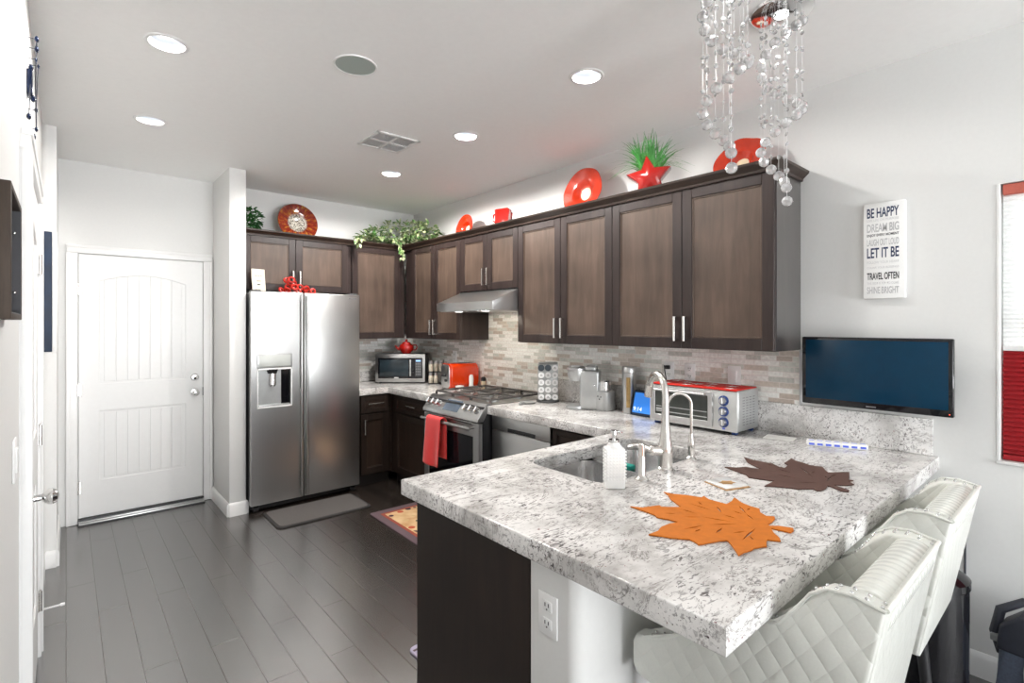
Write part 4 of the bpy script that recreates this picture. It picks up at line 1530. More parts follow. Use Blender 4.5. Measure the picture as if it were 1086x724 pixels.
# ---- pod carousel
pc = thing('pod_carousel', 'silver revolving stand of coffee pods on the granite beside the range', 'pod holder', (2.80, 2.80, .9145), R(-43))
MB().lathe([(0, 0), (.085, 0), (.088, .006), (.085, .014), (0, .016)], seg=32).done('base', M['darkgrey'], pc)
MB().box(-.078, .078, -.03, .03, .016, .290, .006).done('rack', M['silver'], pc)
MB().box(-.075, .075, -.028, .028, .290, .305, .008).done('top', M['grout_grey'], pc)
names_r = ['top row', 'second row', 'third row', 'fourth row', 'bottom row']
names_c = ['column nearest the range', 'middle column', 'column nearest the coffee maker']
Rm = Matrix.Rotation(R(-43), 4, 'Z')
for i in range(5):
    for k_ in range(3):
        p = Vector((2.80, 2.80, .9145)) + Rm @ Vector((-.052 + k_ * .052, -.030, .262 - i * .0555))
        dark = i == 0 and k_ < 2
        q = thing('coffee_pod', ('dark-lidded coffee pod, ' if dark else 'pale-lidded coffee pod, ') + names_r[i] + ' of carousel, ' + names_c[k_], 'coffee pod', p, R(-43), 'coffee pods in the carousel')
        mm = Matrix.Rotation(R(90), 4, 'X')
        MB().lathe([(.020, 0), (.0245, .010), (.0245, .013), (.022, .0135)], seg=20, mat=mm).done('rim', M['darkgrey' if dark else 'grout_grey'], q)
        MB().lathe([(0, .012), (.0225, .012), (.0225, .0135), (0, .0138)], seg=20, mat=mm).done('lid', plain('slate_lid', (.06, .08, .10), .4, var=.2) if dark else M['white'], q)
        if not dark:
            MB().box(-.010, .010, -.0147, -.0138, -.006, -.003).box(-.006, .006, -.0147, -.0138, .002, .006).done('print', M['midink'], q)

# ---- coffee maker
cm = thing('coffee_maker', 'silver-grey pod coffee maker with milk frother on the granite', 'coffee maker', (2.775, 2.375, .9145), R(-56))
MB().lathe([(0, 0), (.070, 0), (.074, .006), (.072, .022), (.066, .026), (.055, .024), (0, .024)], (-.085, 0, 0), 32).done('drip_tray', M['silver'], cm)
MB().box(-.055, .085, -.06, .075, 0, .275, .020, 3).box(-.02, .06, -.03, .09, .2, .305, .018, 3).done('tower', M['silver'], cm)
hd = MB().lathe([(0, .195), (.046, .195), (.052, .205), (.066, .235), (.066, .262), (.062, .266)], (-.080, 0, 0), 32)
hd.done('brew_head', M['silver'], cm)
MB().lathe([(.067, .262), (.069, .268), (.069, .285), (.055, .296), (.03, .300), (0, .300)], (-.080, 0, 0), 32).box(-.115, -.055, -.04, -.02, .296, .306, .004).done('lid', M['grout_grey'], cm)
MB().lathe([(0, 0), (.070, 0), (.074, .008), (.070, .130), (.062, .136), (0, .136)], (.115, -.01, 0), 32).done('frother_base', M['silver'], cm)
MB().lathe([(0, .136), (.050, .136), (.048, .195), (.053, .200), (.050, .206), (0, .208)], (.115, -.01, 0), 32).cyl((.07, -.035, .17), (.04, -.05, .17), .016, .016, 16).done('frother_cup', M['chrome'], cm)
for a, z in ((-.010, .100), (.010, .095), (.0, .080)):
    MB().sphere((.085 + a, -.0775, z), .0045, 8).done('button', M['black'], cm)

# ---- pasta canister
pcn = thing('canister', 'tall steel canister with a long amber window beside the tablet', 'canister', (2.855, 2.085, .9145), R(-60))
MB().lathe([(0, 0), (.045, 0), (.047, .004), (.047, .265), (0, .265)], seg=36).done('canister_body', M['steelv'], pcn)
MB().lathe([(0, .265), (.045, .265), (.045, .270), (.0485, .272), (.0485, .305), (.044, .312), (0, .312)], seg=36).done('lid', M['steelv'], pcn)
win = MB()


def cw(u, v):
    a = R(-90 - 16 + 32 * u)
    return (.0477 * math.cos(a), .0477 * math.sin(a), .04 + .20 * v)


win.grid(cw, 8, 1).done('window', M['amber'], pcn)

# ---- tablet
tb = thing('smart_display', 'small tilted tablet with a bright blue clock screen beside the countertop oven', 'tablet', (2.79, 1.912, .9145), G - R(2))
T = Matrix.Rotation(R(-17), 4, 'X')
MB().box(-.124, .112, 0, .012, .004, .168, .008, 3).xf(T).done('bezel', M['navy'], tb)
MB().box(-.110, .100, -.0012, .003, .020, .152, .001, 1).xf(T).done('screen', M['tablet_screen'], tb)
letters('digits', '9:14', M['lit_white'], tb, .026, .066, T @ Matrix.Translation((-.070, -.0014, .045)) @ Matrix.Rotation(R(90), 4, 'X'))
MB().prism([(.012, .002), (.085, .002), (.030, .10)], 'yz', -.07, .07, .004).done('stand', M['navy'], tb)

# ---- countertop oven
ov = thing('countertop_oven', 'pale grey countertop oven with three blue-ringed knobs and red leaf-print mat on top', 'toaster oven', (2.665, 1.795, .9145), G)
OW, OD, OH = .535, .258, .238
MB().box(0, OW, .012, OD, .018, OH, .008, 3).done('case', M['silver'], ov)
MB().box(0, OW, 0, .014, .018, OH - .004, .004).done('fascia', plain('oven_fascia', (.60, .61, .60), .28, .5, var=.02), ov)
d_ = outline('door', [rrect(.014, .402, .032, .224, .010), rrect(.042, .376, .062, .200, .006)], 0, .012, M['grout_grey'], ov, bevel=.002, xf=XZ)
MB().box(.036, .382, -.008, -.002, .056, .206).done('window', M['oven_glass'], d_)
MB().tube([(.05, -.028, .208), (.366, -.028, .208)], .007, 12).cyl((.06, -.028, .208), (.06, -.010, .208), .005, seg=10).cyl((.356, -.028, .208), (.356, -.010, .208), .005, seg=10).done('handle', M['grout_grey'], d_)
MB().box(.05, .37, -.0092, -.0078, .108, .112).box(.05, .37, -.0092, -.0078, .078, .083).box(.05, .13, -.0095, -.0078, .086, .10).done('rack', M['silver'], d_)
rm = Matrix.Rotation(R(90), 4, 'X')
for z in (.182, .124, .066):
    kn = MB().lathe([(0, 0), (.028, 0), (.028, .004), (.024, .006), (0, .006)], seg=28, mat=Matrix.Translation((.462, 0, z)) @ rm).done('knob', plain('blue_ring', (.03, .06, .20), .2, var=.1) if 'blue_ring' not in bpy.data.materials else bpy.data.materials['blue_ring'], ov)
    MB().lathe([(0, .006), (.0185, .006), (.017, .022), (0, .023)], seg=24, mat=Matrix.Translation((.462, 0, z)) @ rm).box(.462 - .004, .462 + .004, -.027, -.02, z - .016, z + .016, .002, 1).done('knob_grip', M['grout_grey'], kn)
MB().box(.455, .470, -.0012, .001, .028, .036).done('pilot_light', M['blue_label'], ov)
lv = MB()
for z in range(11):
    for yy in (.075, .115, .155, .195):
        lv.box(OW - .0005, OW + .0008, yy - .012, yy + .012, .05 + z * .0145, .0535 + z * .0145)
lv.done('vent_slot', M['midink'], ov)
for x in (.03, OW - .03):
    for yy in (.04, .22):
        MB().box(x - .014, x + .014, yy - .014, yy + .014, 0, .019, .003).done('foot', bpy.data.materials['blue_ring'], ov)
mt = thing('oven_mat', 'red mat with white leaf print lying on the countertop oven', 'mat', (2.66, 1.78, .9145 + OH), G)
MB().box(-.005, .515, -.004, .252, .0005, .006, .002).done('cloth', plain('bright_red_cloth', srgb(205, 32, 18), .7, var=.06), mt)
lf = MB()
rnd = random.Random(5)
for i, (x, y) in enumerate(((.06, .06), (.14, .17), (.20, .06), (.29, .19), (.33, .08), (.42, .16), (.46, .05), (.05, .20), (.23, .13))):
    a = rnd.uniform(0, 6.28)
    n_ = 5
    pts = []
    for q in range(n_ * 2):
        rr = .036 if q % 2 == 0 else .014
        pts.append((x + rr * math.cos(a + q * PI / n_), y + rr * .9 * math.sin(a + q * PI / n_)))
    lf.prism(pts, 'xy', .0062, .0068)
lf.done('leaf_print', M['canvas'], mt, smooth=False)

# ================================================================ things on the bar
ORANGE_AT=(1.460,0.747)
ORANGE_OUT=[(-0.090,0.249),(-0.070,0.217),(-0.009,0.193),(-0.019,0.181),(0.028,0.138),(0.073,0.206),(0.100,0.230),(0.118,0.258),(0.122,0.227),(0.147,0.188),(0.164,0.143),(0.184,0.145),(0.164,0.116),(0.164,0.082),(0.164,0.056),(0.204,0.058),(0.248,0.070),(0.214,0.028),(0.203,-0.006),(0.203,-0.033),(0.171,-0.049),(0.155,-0.074),(0.169,-0.092),(0.153,-0.100),(0.114,-0.106),(0.087,-0.105),(0.083,-0.114),(0.102,-0.130),(0.117,-0.165),(0.098,-0.173),(0.078,-0.173),(0.072,-0.143),(0.068,-0.123),(0.041,-0.141),(0.017,-0.166),(-0.004,-0.178),(-0.013,-0.163),(-0.022,-0.150),(-0.039,-0.155),(-0.066,-0.167),(-0.081,-0.159),(-0.102,-0.150),(-0.119,-0.151),(-0.148,-0.144),(-0.175,-0.143),(-0.158,-0.129),(-0.134,-0.108),(-0.111,-0.085),(-0.109,-0.079),(-0.127,-0.069),(-0.158,-0.056),(-0.192,-0.044),(-0.183,-0.029),(-0.178,-0.009),(-0.208,0.029),(-0.214,0.047),(-0.236,0.082),(-0.193,0.079),(-0.162,0.089),(-0.124,0.087),(-0.091,0.076),(-0.094,0.105),(-0.106,0.140),(-0.094,0.156),(-0.092,0.180),(-0.091,0.212)]
ORANGE_SLITS=[(0.078,0.145,0.072,0.051),(0.064,0.015,0.064,-0.023),(0.011,0.134,0.009,0.076),(-0.002,0.050,0.027,-0.023),(-0.128,0.036,-0.065,0.015),(-0.039,0.003,0.019,-0.042),(0.178,0.022,0.130,-0.023),(0.123,-0.028,0.094,-0.062),(-0.048,-0.069,-0.012,-0.086),(0.117,0.064,0.078,0.030),(-0.087,-0.037,-0.038,-0.031),(-0.077,-0.107,0.030,-0.095),(0.113,0.127,0.097,0.104),(-0.035,-0.109,-0.055,-0.128),(-0.121,0.008,-0.094,0.005),(0.118,0.011,0.114,-0.019),(0.159,-0.013,0.182,-0.012),(-0.046,0.088,-0.010,0.057),(-0.064,0.145,-0.033,0.113)]
BROWN_AT=(2.149,0.783)
BROWN_OUT=[(-0.102,0.237),(-0.076,0.199),(-0.035,0.179),(-0.034,0.153),(-0.022,0.121),(0.011,0.170),(0.038,0.205),(0.114,0.255),(0.096,0.211),(0.095,0.145),(0.105,0.136),(0.067,0.090),(0.057,0.068),(0.121,0.074),(0.148,0.100),(0.252,0.110),(0.223,0.084),(0.210,0.045),(0.190,0.014),(0.203,-0.028),(0.159,-0.051),(0.125,-0.073),(0.153,-0.089),(0.200,-0.124),(0.122,-0.146),(0.084,-0.153),(0.083,-0.170),(0.059,-0.160),(0.030,-0.187),(0.000,-0.175),(-0.028,-0.143),(-0.037,-0.140),(-0.057,-0.196),(-0.082,-0.201),(-0.091,-0.182),(-0.061,-0.139),(-0.060,-0.128),(-0.104,-0.137),(-0.140,-0.133),(-0.152,-0.125),(-0.138,-0.108),(-0.183,-0.072),(-0.187,-0.053),(-0.211,-0.009),(-0.237,0.021),(-0.176,0.022),(-0.147,0.022),(-0.163,0.067),(-0.174,0.106),(-0.146,0.128),(-0.125,0.181)]
BROWN_SLITS=[(0.080,0.142,0.060,0.112),(0.072,0.086,0.050,0.059),(0.138,0.038,0.016,-0.053),(0.033,0.089,0.010,0.021),(-0.057,0.065,-0.049,-0.024),(-0.114,-0.031,-0.050,-0.099),(0.069,-0.030,0.104,-0.032),(0.003,-0.108,0.068,-0.099),(0.064,-0.081,0.035,-0.097),(0.079,-0.095,0.121,-0.104)]


def leaf_mat(nm, label, at, out, slits, mat):
    loops = [out]
    for x0, y0, x1, y1 in slits:
        d = Vector((x1 - x0, y1 - y0))
        n_ = Vector((-d.y, d.x)).normalized() * 0.0034
        mx, my = (x0 + x1) / 2, (y0 + y1) / 2
        loops.append([(x0, y0), (mx + n_.x, my + n_.y), (x1, y1), (mx - n_.x, my - n_.y)])
    o = outline('leaf_placemat', loops, 0.0004, 0.0045, mat, bevel=.0006, res=1)
    o.location = (*at, .9145)
    return tag(o, label, 'placemat')


leaf_mat('a', 'orange maple leaf shaped felt placemat with cut veins on the bar', ORANGE_AT, ORANGE_OUT, ORANGE_SLITS, M['orangefelt'])
leaf_mat('b', 'brown maple leaf shaped placemat with cut veins on the bar', BROWN_AT, BROWN_OUT, BROWN_SLITS, M['brownfelt'])

co = thing('coaster', 'square white tile coaster with brown leaf print between the two leaf placemats', 'coaster', (1.835, .905, .9147), R(-20))
MB().box(-.056, .056, -.056, .056, 0, .002, .0005, 1).done('cork_base', M['cork'], co)
MB().box(-.053, .053, -.048, .056, .002, .008, .002).done('tile', M['ceramic_white'], co)
MB().prism([(.035 * math.cos(a * .5236) * (1 if a % 2 else .72), .024 * math.sin(a * .5236) * (1 if a % 2 else .72)) for a in range(12)], 'xy', .008, .0084).done('print', M['cork'], co)

pb = thing('pill_organizer', 'long white seven-day pill box with blue labels in front of the stone upstand', 'pill box', (2.80, .84, .9146), R(-66))
MB().box(-.125, .125, -.026, .026, 0, .022, .004).done('box_body', M['white'], pb)
for i in range(7):
    x = -.105 + i * .035
    lid = MB().box(x - .0165, x + .0165, -.024, .025, .022, .027, .002).done('lid', M['white'], pb)
    MB().box(x - .0115, x + .0115, -.0268, -.0255, .006, .016, .0002, 1).box(x - .0115, x + .0115, -.020, -.008, .0268, .0274).done('label', M['blue_label'], lid)
p = MB().box(-.07, .07, -.05, .05, 0, .0015).box(-.065, .068, -.046, .052, .0015, .003).done('paper_sheet', M['paper'], loc=(2.80, 1.10, .9147), rotz=R(-80))
tag(p, 'white papers lying on the granite between the countertop oven and the pill box', 'paper')

# ---- monitor
mo = thing('monitor', 'glossy black flat monitor on the wall above the stone upstand', 'monitor', (XR - .001, .708, 1.275), G)
MB().box(-.297, .297, -.115, -.085, -.168, .168, .006, 3).done('bezel', M['glossblack'], mo)
MB().box(-.279, .279, -.1158, -.110, -.138, .154, .001).done('screen', M['screen'], mo)
MB().box(-.12, .12, -.088, -.06, -.10, .10, .01).box(-.05, .05, -.065, -.008, -.05, .05, .004).done('wall_bracket', M['black'], mo)
MB().box(-.02, .02, -.1158, -.1145, -.158, -.152).done('logo', M['midink'], mo)
MB().sphere((.283, -.1155, -.155), .002, 8).done('power_light', mk_emit('red_led', (1, .1, .05), 2), mo)

# ---- lettered canvas
sg = thing('wall_sign', 'narrow white lettered canvas beginning with BE HAPPY on the wall above the monitor', 'sign', (XR - .001, .6775, 1.856), G)
MB().box(-.0815, .0815, -.030, 0, -.2275, .2275, .002).done('canvas', M['canvas'], sg)
rows = [('BE HAPPY', .181, .046, 'navyink'), ('LIVE LIFE ON PURPOSE', .146, .012, 'faintink'), ('DREAM BIG', .109, .040, 'greyink'), ('ENJOY EVERY MOMENT', .073, .016, 'midink'),
        ('LAUGH OUT LOUD', .040, .032, 'greyink'), ('LET IT BE', -.010, .048, 'navyink'), ('FOLLOW YOUR HEART', -.055, .012, 'faintink'), ('COUNT YOUR BLESSINGS', -.080, .010, 'faintink'),
        ('TRAVEL OFTEN', -.121, .034, 'ink'), ('THE BEST IS YET TO COME', -.155, .012, 'faintink'), ('SHINE BRIGHT', -.188, .033, 'greyink')]
for s, z, h, mt_ in rows:
    letters('lettering', s, M[mt_], sg, h, .126, Matrix.Translation((-.004, -.0302, z)) @ Matrix.Rotation(R(90), 4, 'X'), bold=.022)

cb = tag(MB().tube([(XR - .004, .39, .72), (XR - .004, .39, .3), (XR - .005, .391, .12), (XR - .02, .388, .06), (XR - .022, .388, .004)], .0035, 8).done('wall_cable', M['bagdark']), 'thin dark cable running straight down the wall to the floor behind the farther stool', 'cable')

# ================================================================ bar stools
stool_n = 0


def stool(label, x, y):
    o = thing('bar_stool', label, 'bar stool', (x, y, 0), 0, 'white leather stools at the bar')
    hw, th = .245, .052
    # side outline in (y, z): back at -y, arm front at +y
    top = [(-.31, .950), (-.255, .962), (-.21, .957), (-.178, .935), (-.150, .893), (-.113, .845), (-.06, .828), (.00, .808), (.06, .770), (.11, .728), (.155, .690), (.205, .664)]
    side = [(-.232, .540), (.235, .540), (.262, .548), (.272, .570), (.272, .63), (.262, .652), (.235, .660)] + top[::-1]
    for s in (-1, 1):
        xa, xb = (s * hw, s * (hw - th)) if s < 0 else (s * (hw - th), s * hw)
        p_ = MB().prism(side, 'yz', min(xa, xb), max(xa, xb), .010, 3).done('side_panel', M['quilt_y'], o)
        nh = MB()
        path = top + [(.235, .660)]
        # rows of studs follow the top edge
        segs = [(Vector(a), Vector(b)) for a, b in zip(path, path[1:])]
        dist, nxt = 0.0, 0.01
        for a, b in segs:
            L = (b - a).length
            while nxt <= dist + L:
                q = a + (b - a) * ((nxt - dist) / L)
                nrm_ = Vector((-(b - a).y, (b - a).x)).normalized()
                q = q + nrm_ * .0008
                for off in (.014, .036):
                    xx = s * (hw - off)
                    nh.sphere((xx, q.x, q.y), .0042, 8)
                nxt += .026
            dist += L
        nh.done('nailhead_trim', M['chrome'], p_, smooth=True)
        MB().tube([(s * (hw - .001), a + .0, b_ + .001) for a, b_ in top], .004, 8).done('welt', M['leather'], p_)
    # back: leaning slab, quilted outside
    bk = [(-.312, .948), (-.236, .540), (-.19, .540), (-.255, .935), (-.27, .950)]
    MB().prism(bk, 'yz', -hw + .004, hw - .004, .008, 3).done('back_panel', M['quilt_x'], o)
    MB().tube([(-hw + .006, -.310, .953), (hw - .006, -.310, .953)], .005, 8).done('welt', M['leather'], o)
    # padded roll along the top of the back, gathered leather
    roll = []
    for i in range(17):
        a = R(200 - 215 * i / 16)
        roll.append((-.266 + .044 * math.cos(a), .924 + .037 * math.sin(a)))
    roll += [(-.215, .88), (-.225, .82), (-.28, .82)]
    MB().prism(roll, 'yz', -hw + th - .004, hw - th + .004, .006, 3).done('back_roll', M['ruche'], o)
    MB().prism([(-.235, .60), (-.145, .60), (-.165, .72), (-.205, .845), (-.27, .845)], 'yz', -hw + th - .003, hw - th + .003, .012, 3).done('back_cushion', M['leather'], o)
    MB().box(-hw + th - .003, hw - th + .003, -.19, .262, .545, .632, .022, 4).done('seat', M['leather'], o)
    MB().box(-.20, .20, -.19, .23, .505, .545, .004).done('seat_frame', M['black'], o)
    for sx in (-1, 1):
        for sy in (-1, 1):
            a, b_ = Vector((sx * .18, sy * .17 + .02, .51)), Vector((sx * .205, sy * .215 + .02, 0))
            MB().cyl(b_, a, .014, .021, 14).done('leg', M['black'], o)
    fr_ = MB()
    for s in (-1, 1):
        fr_.cyl((s * .194, -.175, .20), (s * .194, .215, .20), .009, seg=10)
        fr_.cyl((-.194, s * .195 + .02, .20), (.194, s * .195 + .02, .20), .009, seg=10)
    fr_.done('footrest', M['chrome'], o)
    return o


stool('white quilted leather bar stool at the open corner of the bar', 1.425, .580)
stool('white quilted leather bar stool between the other stool and the wall under the monitor', 2.105, .583)

# ---- bin behind the farther stool
bn = thing('waste_bin', 'glossy black round bin standing between the farther stool and the wall', 'bin', (2.488, .44, 0))
MB().lathe([(0, 0), (.118, 0), (.122, .01), (.124, .53), (0, .53)], seg=48).done('bin_body', M['glossblack'], bn)
MB().lathe([(.126, .0), (.128, .004), (.128, .03), (.124, .034)], seg=48).done('base_ring', M['black'], bn)
MB().lathe([(.124, .532), (.128, .535), (.128, .56), (.10, .58), (0, .588)], seg=48).done('lid', M['glossblack'], bn)

# ---- soft bag by the wall
bg_ = thing('travel_bag', 'slate-grey upright bag with pale piping and dark strap leaning by the wall below the window', 'bag', (2.79, .105, 0), R(-8))
MB().prism([(-.15, .02), (.15, .02), (.158, .10), (.15, .28), (.13, .35), (.08, .39), (-.08, .39), (-.13, .35), (-.15, .28), (-.158, .10)], 'yz', -.09, .075, .03, 4).done('bag_body', M['bagfabric'], bg_)
MB().prism([(-.155, .25), (.155, .25), (.145, .345), (.09, .40), (-.09, .40), (-.145, .345)], 'yz', -.10, .02, .014, 3).done('flap', M['bagdark'], bg_)
MB().tube([(-.095, .06, .03), (-.098, .07, .2), (-.085, .06, .33), (-.06, .05, .40)], .006, 8).done('piping', M['piping'], bg_)
MB().tube([(-.04, .15, .22), (-.06, .165, .30), (-.05, .15, .39), (-.02, .09, .435), (0, 0, .445), (-.02, -.09, .435), (-.05, -.15, .39)], [.016, .017, .017, .015, .015, .015, .016], 10).done('strap', M['bagdark'], bg_)
MB().box(-.085, -.035, .125, .175, .27, .30, .006).done('buckle', M['silver'], bg_)

# ================================================================ floor mats
fm_ = thing('floor_mat', 'plain grey rubber mat with dark edge in front of the refrigerator', 'mat', (1.545, 4.16, 0))
outline('rim', [rrect(-.37, .37, -.20, .23, .05)], 0, .010, M['matedge'], fm_, bevel=.003)
outline('pad', [rrect(-.35, .35, -.18, .21, .04)], .009, .0135, M['matgrey'], fm_, bevel=.001)

rg = thing('kitchen_rug', 'kitchen rug with fruit picture and mauve border in front of the range', 'rug', (2.03, 3.25, 0), R(-1))
outline('border', [rrect(-.225, .225, -.60, .56, .02)], 0, .010, M['rugborder'], rg, bevel=.003)
MB().box(-.165, .165, -.53, .49, .0098, .0112).done('band', M['rugred'], rg)
MB().box(-.140, .140, -.50, .46, .0105, .0120).done('picture', M['rugpic'], rg)
rg2 = thing('kitchen_rug', 'lilac striped mat on the floor at the sink side of the bar', 'rug', (1.595, 1.95, 0), R(3))
outline('pad', [rrect(-.40, .40, -.20, .17, .03)], 0, .012, M['ruglilac'], rg2, bevel=.004)
st = MB()
for i in range(5):
    st.box(-.39, .39, -.17 + i * .075, -.158 + i * .075, .0118, .0128)
st.done('stripe', M['rugborder'], rg2)

# ================================================================ on top of the cabinets
ZT = 2.2705


def dish(label, at, r, tilt, face, mat, centre, wave=0.0, cat='plate', stand=True):
    """wide-rimmed dish leaning back by tilt degrees; face: '-x' or '-y'"""
    o = thing('decorative_plate', label, cat, (0, 0, 0))
    t = R(tilt)
    if face == '-x':
        rot = Matrix.Rotation(-(PI / 2 - t), 4, 'Y')
    else:
        rot = Matrix.Rotation(PI / 2 - t, 4, 'X')
    zc = ZT + r * math.cos(t) + .003
    o.matrix_world = Matrix.Translation((at[0], at[1], zc)) @ rot
    m = MB().lathe([(0, .0), (r * .30, .0), (r * .42, .012), (r * .50, .030), (r * .62, .036), (r * .98, .050), (r, .053), (r * .985, .056), (r * .62, .042), (r * .49, .036), (r * .40, .018), (r * .30, .007), (0, .007)], (0, 0, -.03), 64)
    if wave:
        for v in m.bm.verts:
            a = math.atan2(v.co.y, v.co.x)
            d = math.hypot(v.co.x, v.co.y) / r
            v.co.z += wave * d * d * math.sin(a * 5)
            f = 1 + (wave * 1.2 / r) * d * d * math.sin(a * 7 + 1) * .3
            v.co.x *= f
            v.co.y *= f
    m.done('dish', mat, o)
    if centre is not None:
        MB().lathe([(0, .0085), (r * .22, .0085), (r * .26, .0078), (r * .26, .006), (0, .006)], (0, 0, -.03), 32).done('centre', centre, o)
    return o


dish('large red and amber art glass plate with silver centre above the refrigerator', (1.62, 4.90), .180, 12, '-y', M['artglass'], None)
dish('small orange plate with pale centre on the cabinets, nearest the trailing ivy', (2.80, 3.87), .128, 10, '-x', M['orange'], M['cream'], .0015)
dish('large orange ruffled plate with pale centre between the red pitcher and the star planter', (2.80, 2.435), .178, 10, '-x', M['orange'], M['cream'], .003)
dish('orange wavy dish leaning at the open end of the cabinets behind the crystal strands', (2.80, 1.305), .142, 26, '-x', M['orange'], M['cream'], .006)

o = thing('pitcher', 'square red ceramic pitcher on the cabinets above the range hood', 'pitcher', (2.74, 3.265, ZT), R(-60))
MB().prism([(-.055, 0), (.055, 0), (.062, .02), (.060, .17), (.064, .19), (.050, .198), (-.050, .192), (-.060, .185), (-.056, .02)], 'xz', -.045, .045, .010, 3).done('pitcher_body', M['red'], o)
MB().tube([(-.058, 0, .16), (-.085, 0, .150), (-.088, 0, .10), (-.058, 0, .085)], .008, 10).done('handle', M['red'], o)

# star planter with grass
o = thing('star_planter', 'red star-shaped planter with tall green grass on top of the cabinets', 'planter', (2.70, 1.82, ZT), R(-62))
pts = []
for i in range(10):
    rr = .138 if i % 2 == 0 else .068
    a = R(90 + 6 + i * 36)
    pts.append((rr * math.cos(a), .125 + rr * math.sin(a)))
m = MB()
zs = [(-.052, 1.0), (-.062, .90), (-.074, .45)]
rings = []
for y, k in [(.04, .9), (.03, 1.0), (-.045, 1.0), (-.058, .88), (-.068, .5)]:
    rings.append([m.bm.verts.new((p[0] * k, y, .125 + (p[1] - .125) * k)) for p in pts])
for A, B in zip(rings, rings[1:]):
    for i in range(10):
        m.bm.faces.new((A[i], A[(i + 1) % 10], B[(i + 1) % 10], B[i]))
m.bm.faces.new(rings[0])
c_ = m.bm.verts.new((0, -.078, .125))
for i in range(10):
    m.bm.faces.new((rings[-1][i], rings[-1][(i + 1) % 10], c_))
m.done('pot', M['red'], o, angle=50)
MB().box(-.075, .075, -.03, .035, 0, .030, .006).done('pot_foot', M['red'], o)
rnd = random.Random(3)
m = MB()
for i in range(170):
    a = rnd.uniform(-1.25, 1.25)
    ln = rnd.uniform(.14, .27)
    x0, yy0 = rnd.uniform(-.06, .06), rnd.uniform(-.02, .035)
    lean = a * rnd.uniform(.5, 1.0)
    yl = rnd.uniform(-.5, .12)
    pr = None
    wd = rnd.uniform(.003, .0052)
    for k in range(6):
        t = k / 5
        px_ = x0 + math.sin(lean) * ln * t * (0.65 + .45 * t)
        pz = .17 + math.cos(lean) * ln * t - .11 * abs(lean) * t * t * t
        py = yy0 + yl * ln * t * .55
        w_ = wd * (1 - t * t) + .0004
        cur = (m.bm.verts.new((px_ - w_, py, pz)), m.bm.verts.new((px_, py - w_ * .4, pz)), m.bm.verts.new((px_ + w_, py, pz)))
        if pr:
            m.bm.faces.new((pr[0], pr[1], cur[1], cur[0]))
            m.bm.faces.new((pr[1], pr[2], cur[2], cur[1]))
        pr = cur
m.done('grass_blades', M['grass'], o)
MB().box(-.05, .05, -.03, .03, .10, .18, .01).done('soil', M['soil'], o)


def leaf_quad(m, p, d, up, L, Wd):
    """one folded leaf starting at p along d"""
    d = d.normalized()
    s_ = d.cross(up)
    if s_.length < 1e-4:
        s_ = d.orthogonal()
    s_.normalize()
    n_ = s_.cross(d)
    v = [m.bm.verts.new(q) for q in (p, p + d * L * .35 + s_ * Wd * .5 + n_ * .12 * Wd, p + d * L * .75 + s_ * Wd * .32 + n_ * .05 * Wd, p + d * L - n_ * .12 * L, p + d * L * .75 - s_ * Wd * .32 + n_ * .05 * Wd, p + d * L * .35 - s_ * Wd * .5 + n_ * .12 * Wd, p + d * L * .5 - n_ * .10 * Wd)]
    for a, b in ((0, 1), (1, 2), (2, 3), (3, 4), (4, 5), (5, 0)):
        m.bm.faces.new((v[a], v[b], v[6]))


def clump(m, centres, n, L, rnd, zmin, lim):
    for i in range(n):
        c0, rad = rnd.choice(centres)
        while True:
            v = Vector((rnd.uniform(-1, 1), rnd.uniform(-1, 1), rnd.uniform(-1, 1)))
            if v.length < 1:
                break
        v = v.normalized() * (v.length ** .5)
        p = Vector((c0[0] + v.x * rad[0], c0[1] + v.y * rad[1], c0[2] + v.z * rad[2]))
        p.z = max(p.z, zmin)
        p.x = min(p.x, lim[0])
        p.y = min(p.y, lim[1])
        d = (v + Vector((rnd.uniform(-.8, .8), rnd.uniform(-.8, .8), rnd.uniform(-.9, .3))))
        l_ = L * rnd.uniform(.7, 1.25)
        if p.x + l_ > lim[0] + .02 and d.x > 0:
            d.x *= -1
        if p.y + l_ > lim[1] + .02 and d.y > 0:
            d.y *= -1
        if p.z < zmin + .03 and d.z < 0:
            d.z *= -.3
        leaf_quad(m, p, d, Vector((rnd.uniform(-.4, .4), rnd.uniform(-.4, .4), 1)), l_, l_ * .62)


o = thing('trailing_ivy', 'trailing variegated ivy spilling over the cabinet corner', 'plant', (2.63, 4.74, 2.2705))
rnd = random.Random(11)
m = MB()
base_ = Vector((2.63, 4.74, 2.2705))
cs = [((-.22, .10, .13), (.16, .12, .10)), ((-.02, .08, .19), (.17, .14, .13)), ((.12, -.06, .19), (.13, .17, .12)), ((.12, -.26, .15), (.11, .15, .10)), ((-.36, .08, .09), (.10, .08, .05))]
clump(m, cs, 620, .058, rnd, .075, (.27, .29))


def trail(pts, n, L):
    for i in range(n):
        t = i / (n - 1) * (len(pts) - 1)
        k = min(int(t), len(pts) - 2)
        p = Vector(pts[k]).lerp(Vector(pts[k + 1]), t - k)
        leaf_quad(m, p + Vector((rnd.uniform(-.015, .0), rnd.uniform(-.02, .0), rnd.uniform(-.01, .01))), Vector((rnd.uniform(-1, .3), rnd.uniform(-1, .1), rnd.uniform(-1, 0.1))), Vector((rnd.uniform(-.4, .4), -.6, 1)), L * rnd.uniform(.8, 1.2), L * .6)


